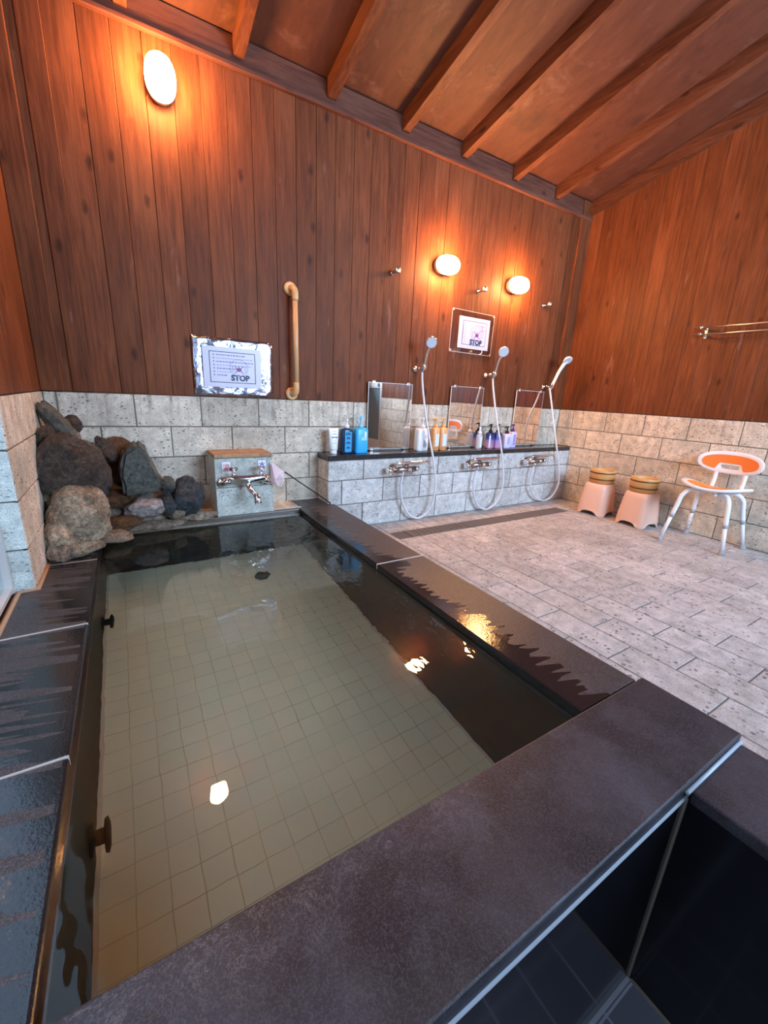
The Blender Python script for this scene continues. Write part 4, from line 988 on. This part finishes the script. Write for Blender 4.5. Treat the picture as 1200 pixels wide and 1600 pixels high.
# mortar bed following the corner
rock((-3.435, -.19, .30), (.060, .22, .30), RMT, 31, None, 3, (0, 0, 0), .14, 'mortar_bed')
rock((-3.16, -.10, .22), (.25, .11, .085), RMT, 32, None, 0, (0, 0, 0), .12, 'mortar_bed')
rock((-3.43, -.43, .25), (.045, .08, .12), RMT, 33, None, 0, (0, 0, 0), .12, 'mortar_bed')
rock((-3.382, -.34, .458), (.120, .095, .150), RD, 1, 'large dark brown round boulder', 5, (0, .15, .2), .10)
rock((-3.322, -.33, .452), (.070, .080, .105), RD, 2, 'dark brown boulder half behind the largest', 4, (0, -.2, 0), .10)
rock((-3.366, -.415, .290), (.102, .085, .130), RT, 3, 'rough tan boulder at the waterline', 3, (0, .1, 0), .16)
rock((-3.428, -.485, .235), (.050, .055, .075), RT, 4, 'small tan boulder at the foot of the pier', 4, (0, 0, 0), .18)
rock((-3.378, -.475, .192), (.085, .055, .032), RT, 44, None, 3, (0, 0, .5), .2)
rock((-3.415, -.20, .632), (.036, .05, .098), RG, 5, 'long dark stone at the top of the rockery', 4, (0, -.55, 0), .14)
rock((-3.448, -.29, .570), (.034, .05, .062), RD, 6, None, 4, (0, .2, 0), .14)
rock((-3.368, -.14, .622), (.036, .04, .040), RD, 7, 'small round stone set high in mortar', 3, (0, 0, 0), .12)
rock((-3.290, -.30, .400), (.028, .060, .095), RB, 8, 'thin blue-black stone with a pale edge', 5, (0, .12, 0), .1)
rock((-3.268, -.13, .512), (.034, .05, .066), RD, 9, None, 5, (0, -.5, 0), .15)
rock((-3.205, -.065, .43), (.085, .05, .13), RM, 10, 'rust brown stone at the back of the niche', 4, (0, -.3, 0), .15)
# upright grey slab: faceted wedge
def wedge(pts, y0, y1, mat, lb, seed, cut=.012):
    mb = MB(); bm = bmesh.new(); n1 = len(pts)
    a = [bm.verts.new((p[0], y1, p[1])) for p in pts]; cx = sum(p[0] for p in pts)/n1; cz_ = sum(p[1] for p in pts)/n1
    b = [bm.verts.new((p[0]*.9+cx*.1, y0, p[1]*.93+cz_*.07)) for p in pts]
    bm.faces.new(b); bm.faces.new(a[::-1])
    for i in range(n1): bm.faces.new((a[i], a[(i+1) % n1], b[(i+1) % n1], b[i]))
    bmesh.ops.bevel(bm, geom=list(bm.edges), offset=cut, segments=2, affect='EDGES')
    bmesh.ops.triangulate(bm, faces=bm.faces); bmesh.ops.subdivide_edges(bm, edges=bm.edges, cuts=3, use_grid_fill=True)
    for v in bm.verts: v.co += Vector((1, 1, 1))*.006*noise.noise(v.co*22+Vector((seed, 0, 0)))+Vector((0, 1, 0))*.008*noise.noise(v.co*9+Vector((0, seed, 0)))
    bm.verts.index_update(); mb.add([v.co for v in bm.verts], [[v.index for v in f.verts] for f in bm.faces], 0, False); bm.free()
    o = mb.build('boulder', mat, rk); o['label'] = lb
wedge([(-3.225, .312), (-3.232, .43), (-3.205, .515), (-3.150, .552), (-3.122, .535), (-3.085, .43), (-3.045, .345), (-3.10, .318)], -.235, -.09, RG, 'upright pointed grey-green stone', 3)
rock((-3.048, -.205, .355), (.040, .045, .042), RG, 12, None, 5, (0, .6, 0), .1, hard=.7)
rock((-2.968, -.205, .290), (.078, .065, .100), RB, 13, 'blue-black round boulder beside the tap block', 6, (0, .1, .2), .12)
rock((-3.135, -.225, .262), (.092, .060, .048), RP, 14, 'pinkish weathered stone with white scale', 5, (0, -.05, 0), .14)
rock((-3.048, -.235, .270), (.036, .045, .052), RB, 15, None, 4, (0, 0, 0), .12)
rock((-3.235, -.255, .205), (.085, .055, .036), RM, 16, 'low mossy stone at the spring outlet', 4, (0, -.12, .2), .18)
rock((-3.235, -.15, .285), (.095, .065, .045), RM, 17, None, 4, (0, 0, 0), .14)
rock((-2.92, -.185, .185), (.085, .040, .024), RMT, 18, None, 2, (0, 0, 0), .2, 'mortar_bed')
rock((-3.13, -.240, .172), (.15, .045, .022), RMT, 19, None, 2, (0, 0, .1), .2, 'mortar_bed')
rock((-3.27, -.315, .172), (.075, .075, .026), RMT, 20, None, 2, (0, 0, .6), .2, 'mortar_bed')

rock((-3.405, -.35, .385), (.085, .09, .05), RMT, 21, None, 2, (0, 0, 0), .2, 'mortar_bed')
rock((-3.43, -.50, .195), (.045, .06, .045), RMT, 22, None, 2, (0, 0, 0), .2, 'mortar_bed')
rock((-3.40, -.16, .545), (.055, .06, .075), RMT, 23, None, 2, (0, 0, 0), .2, 'mortar_bed')
rock((-3.02, -.215, .225), (.045, .04, .040), RMT, 24, None, 2, (0, 0, 0), .2, 'mortar_bed')
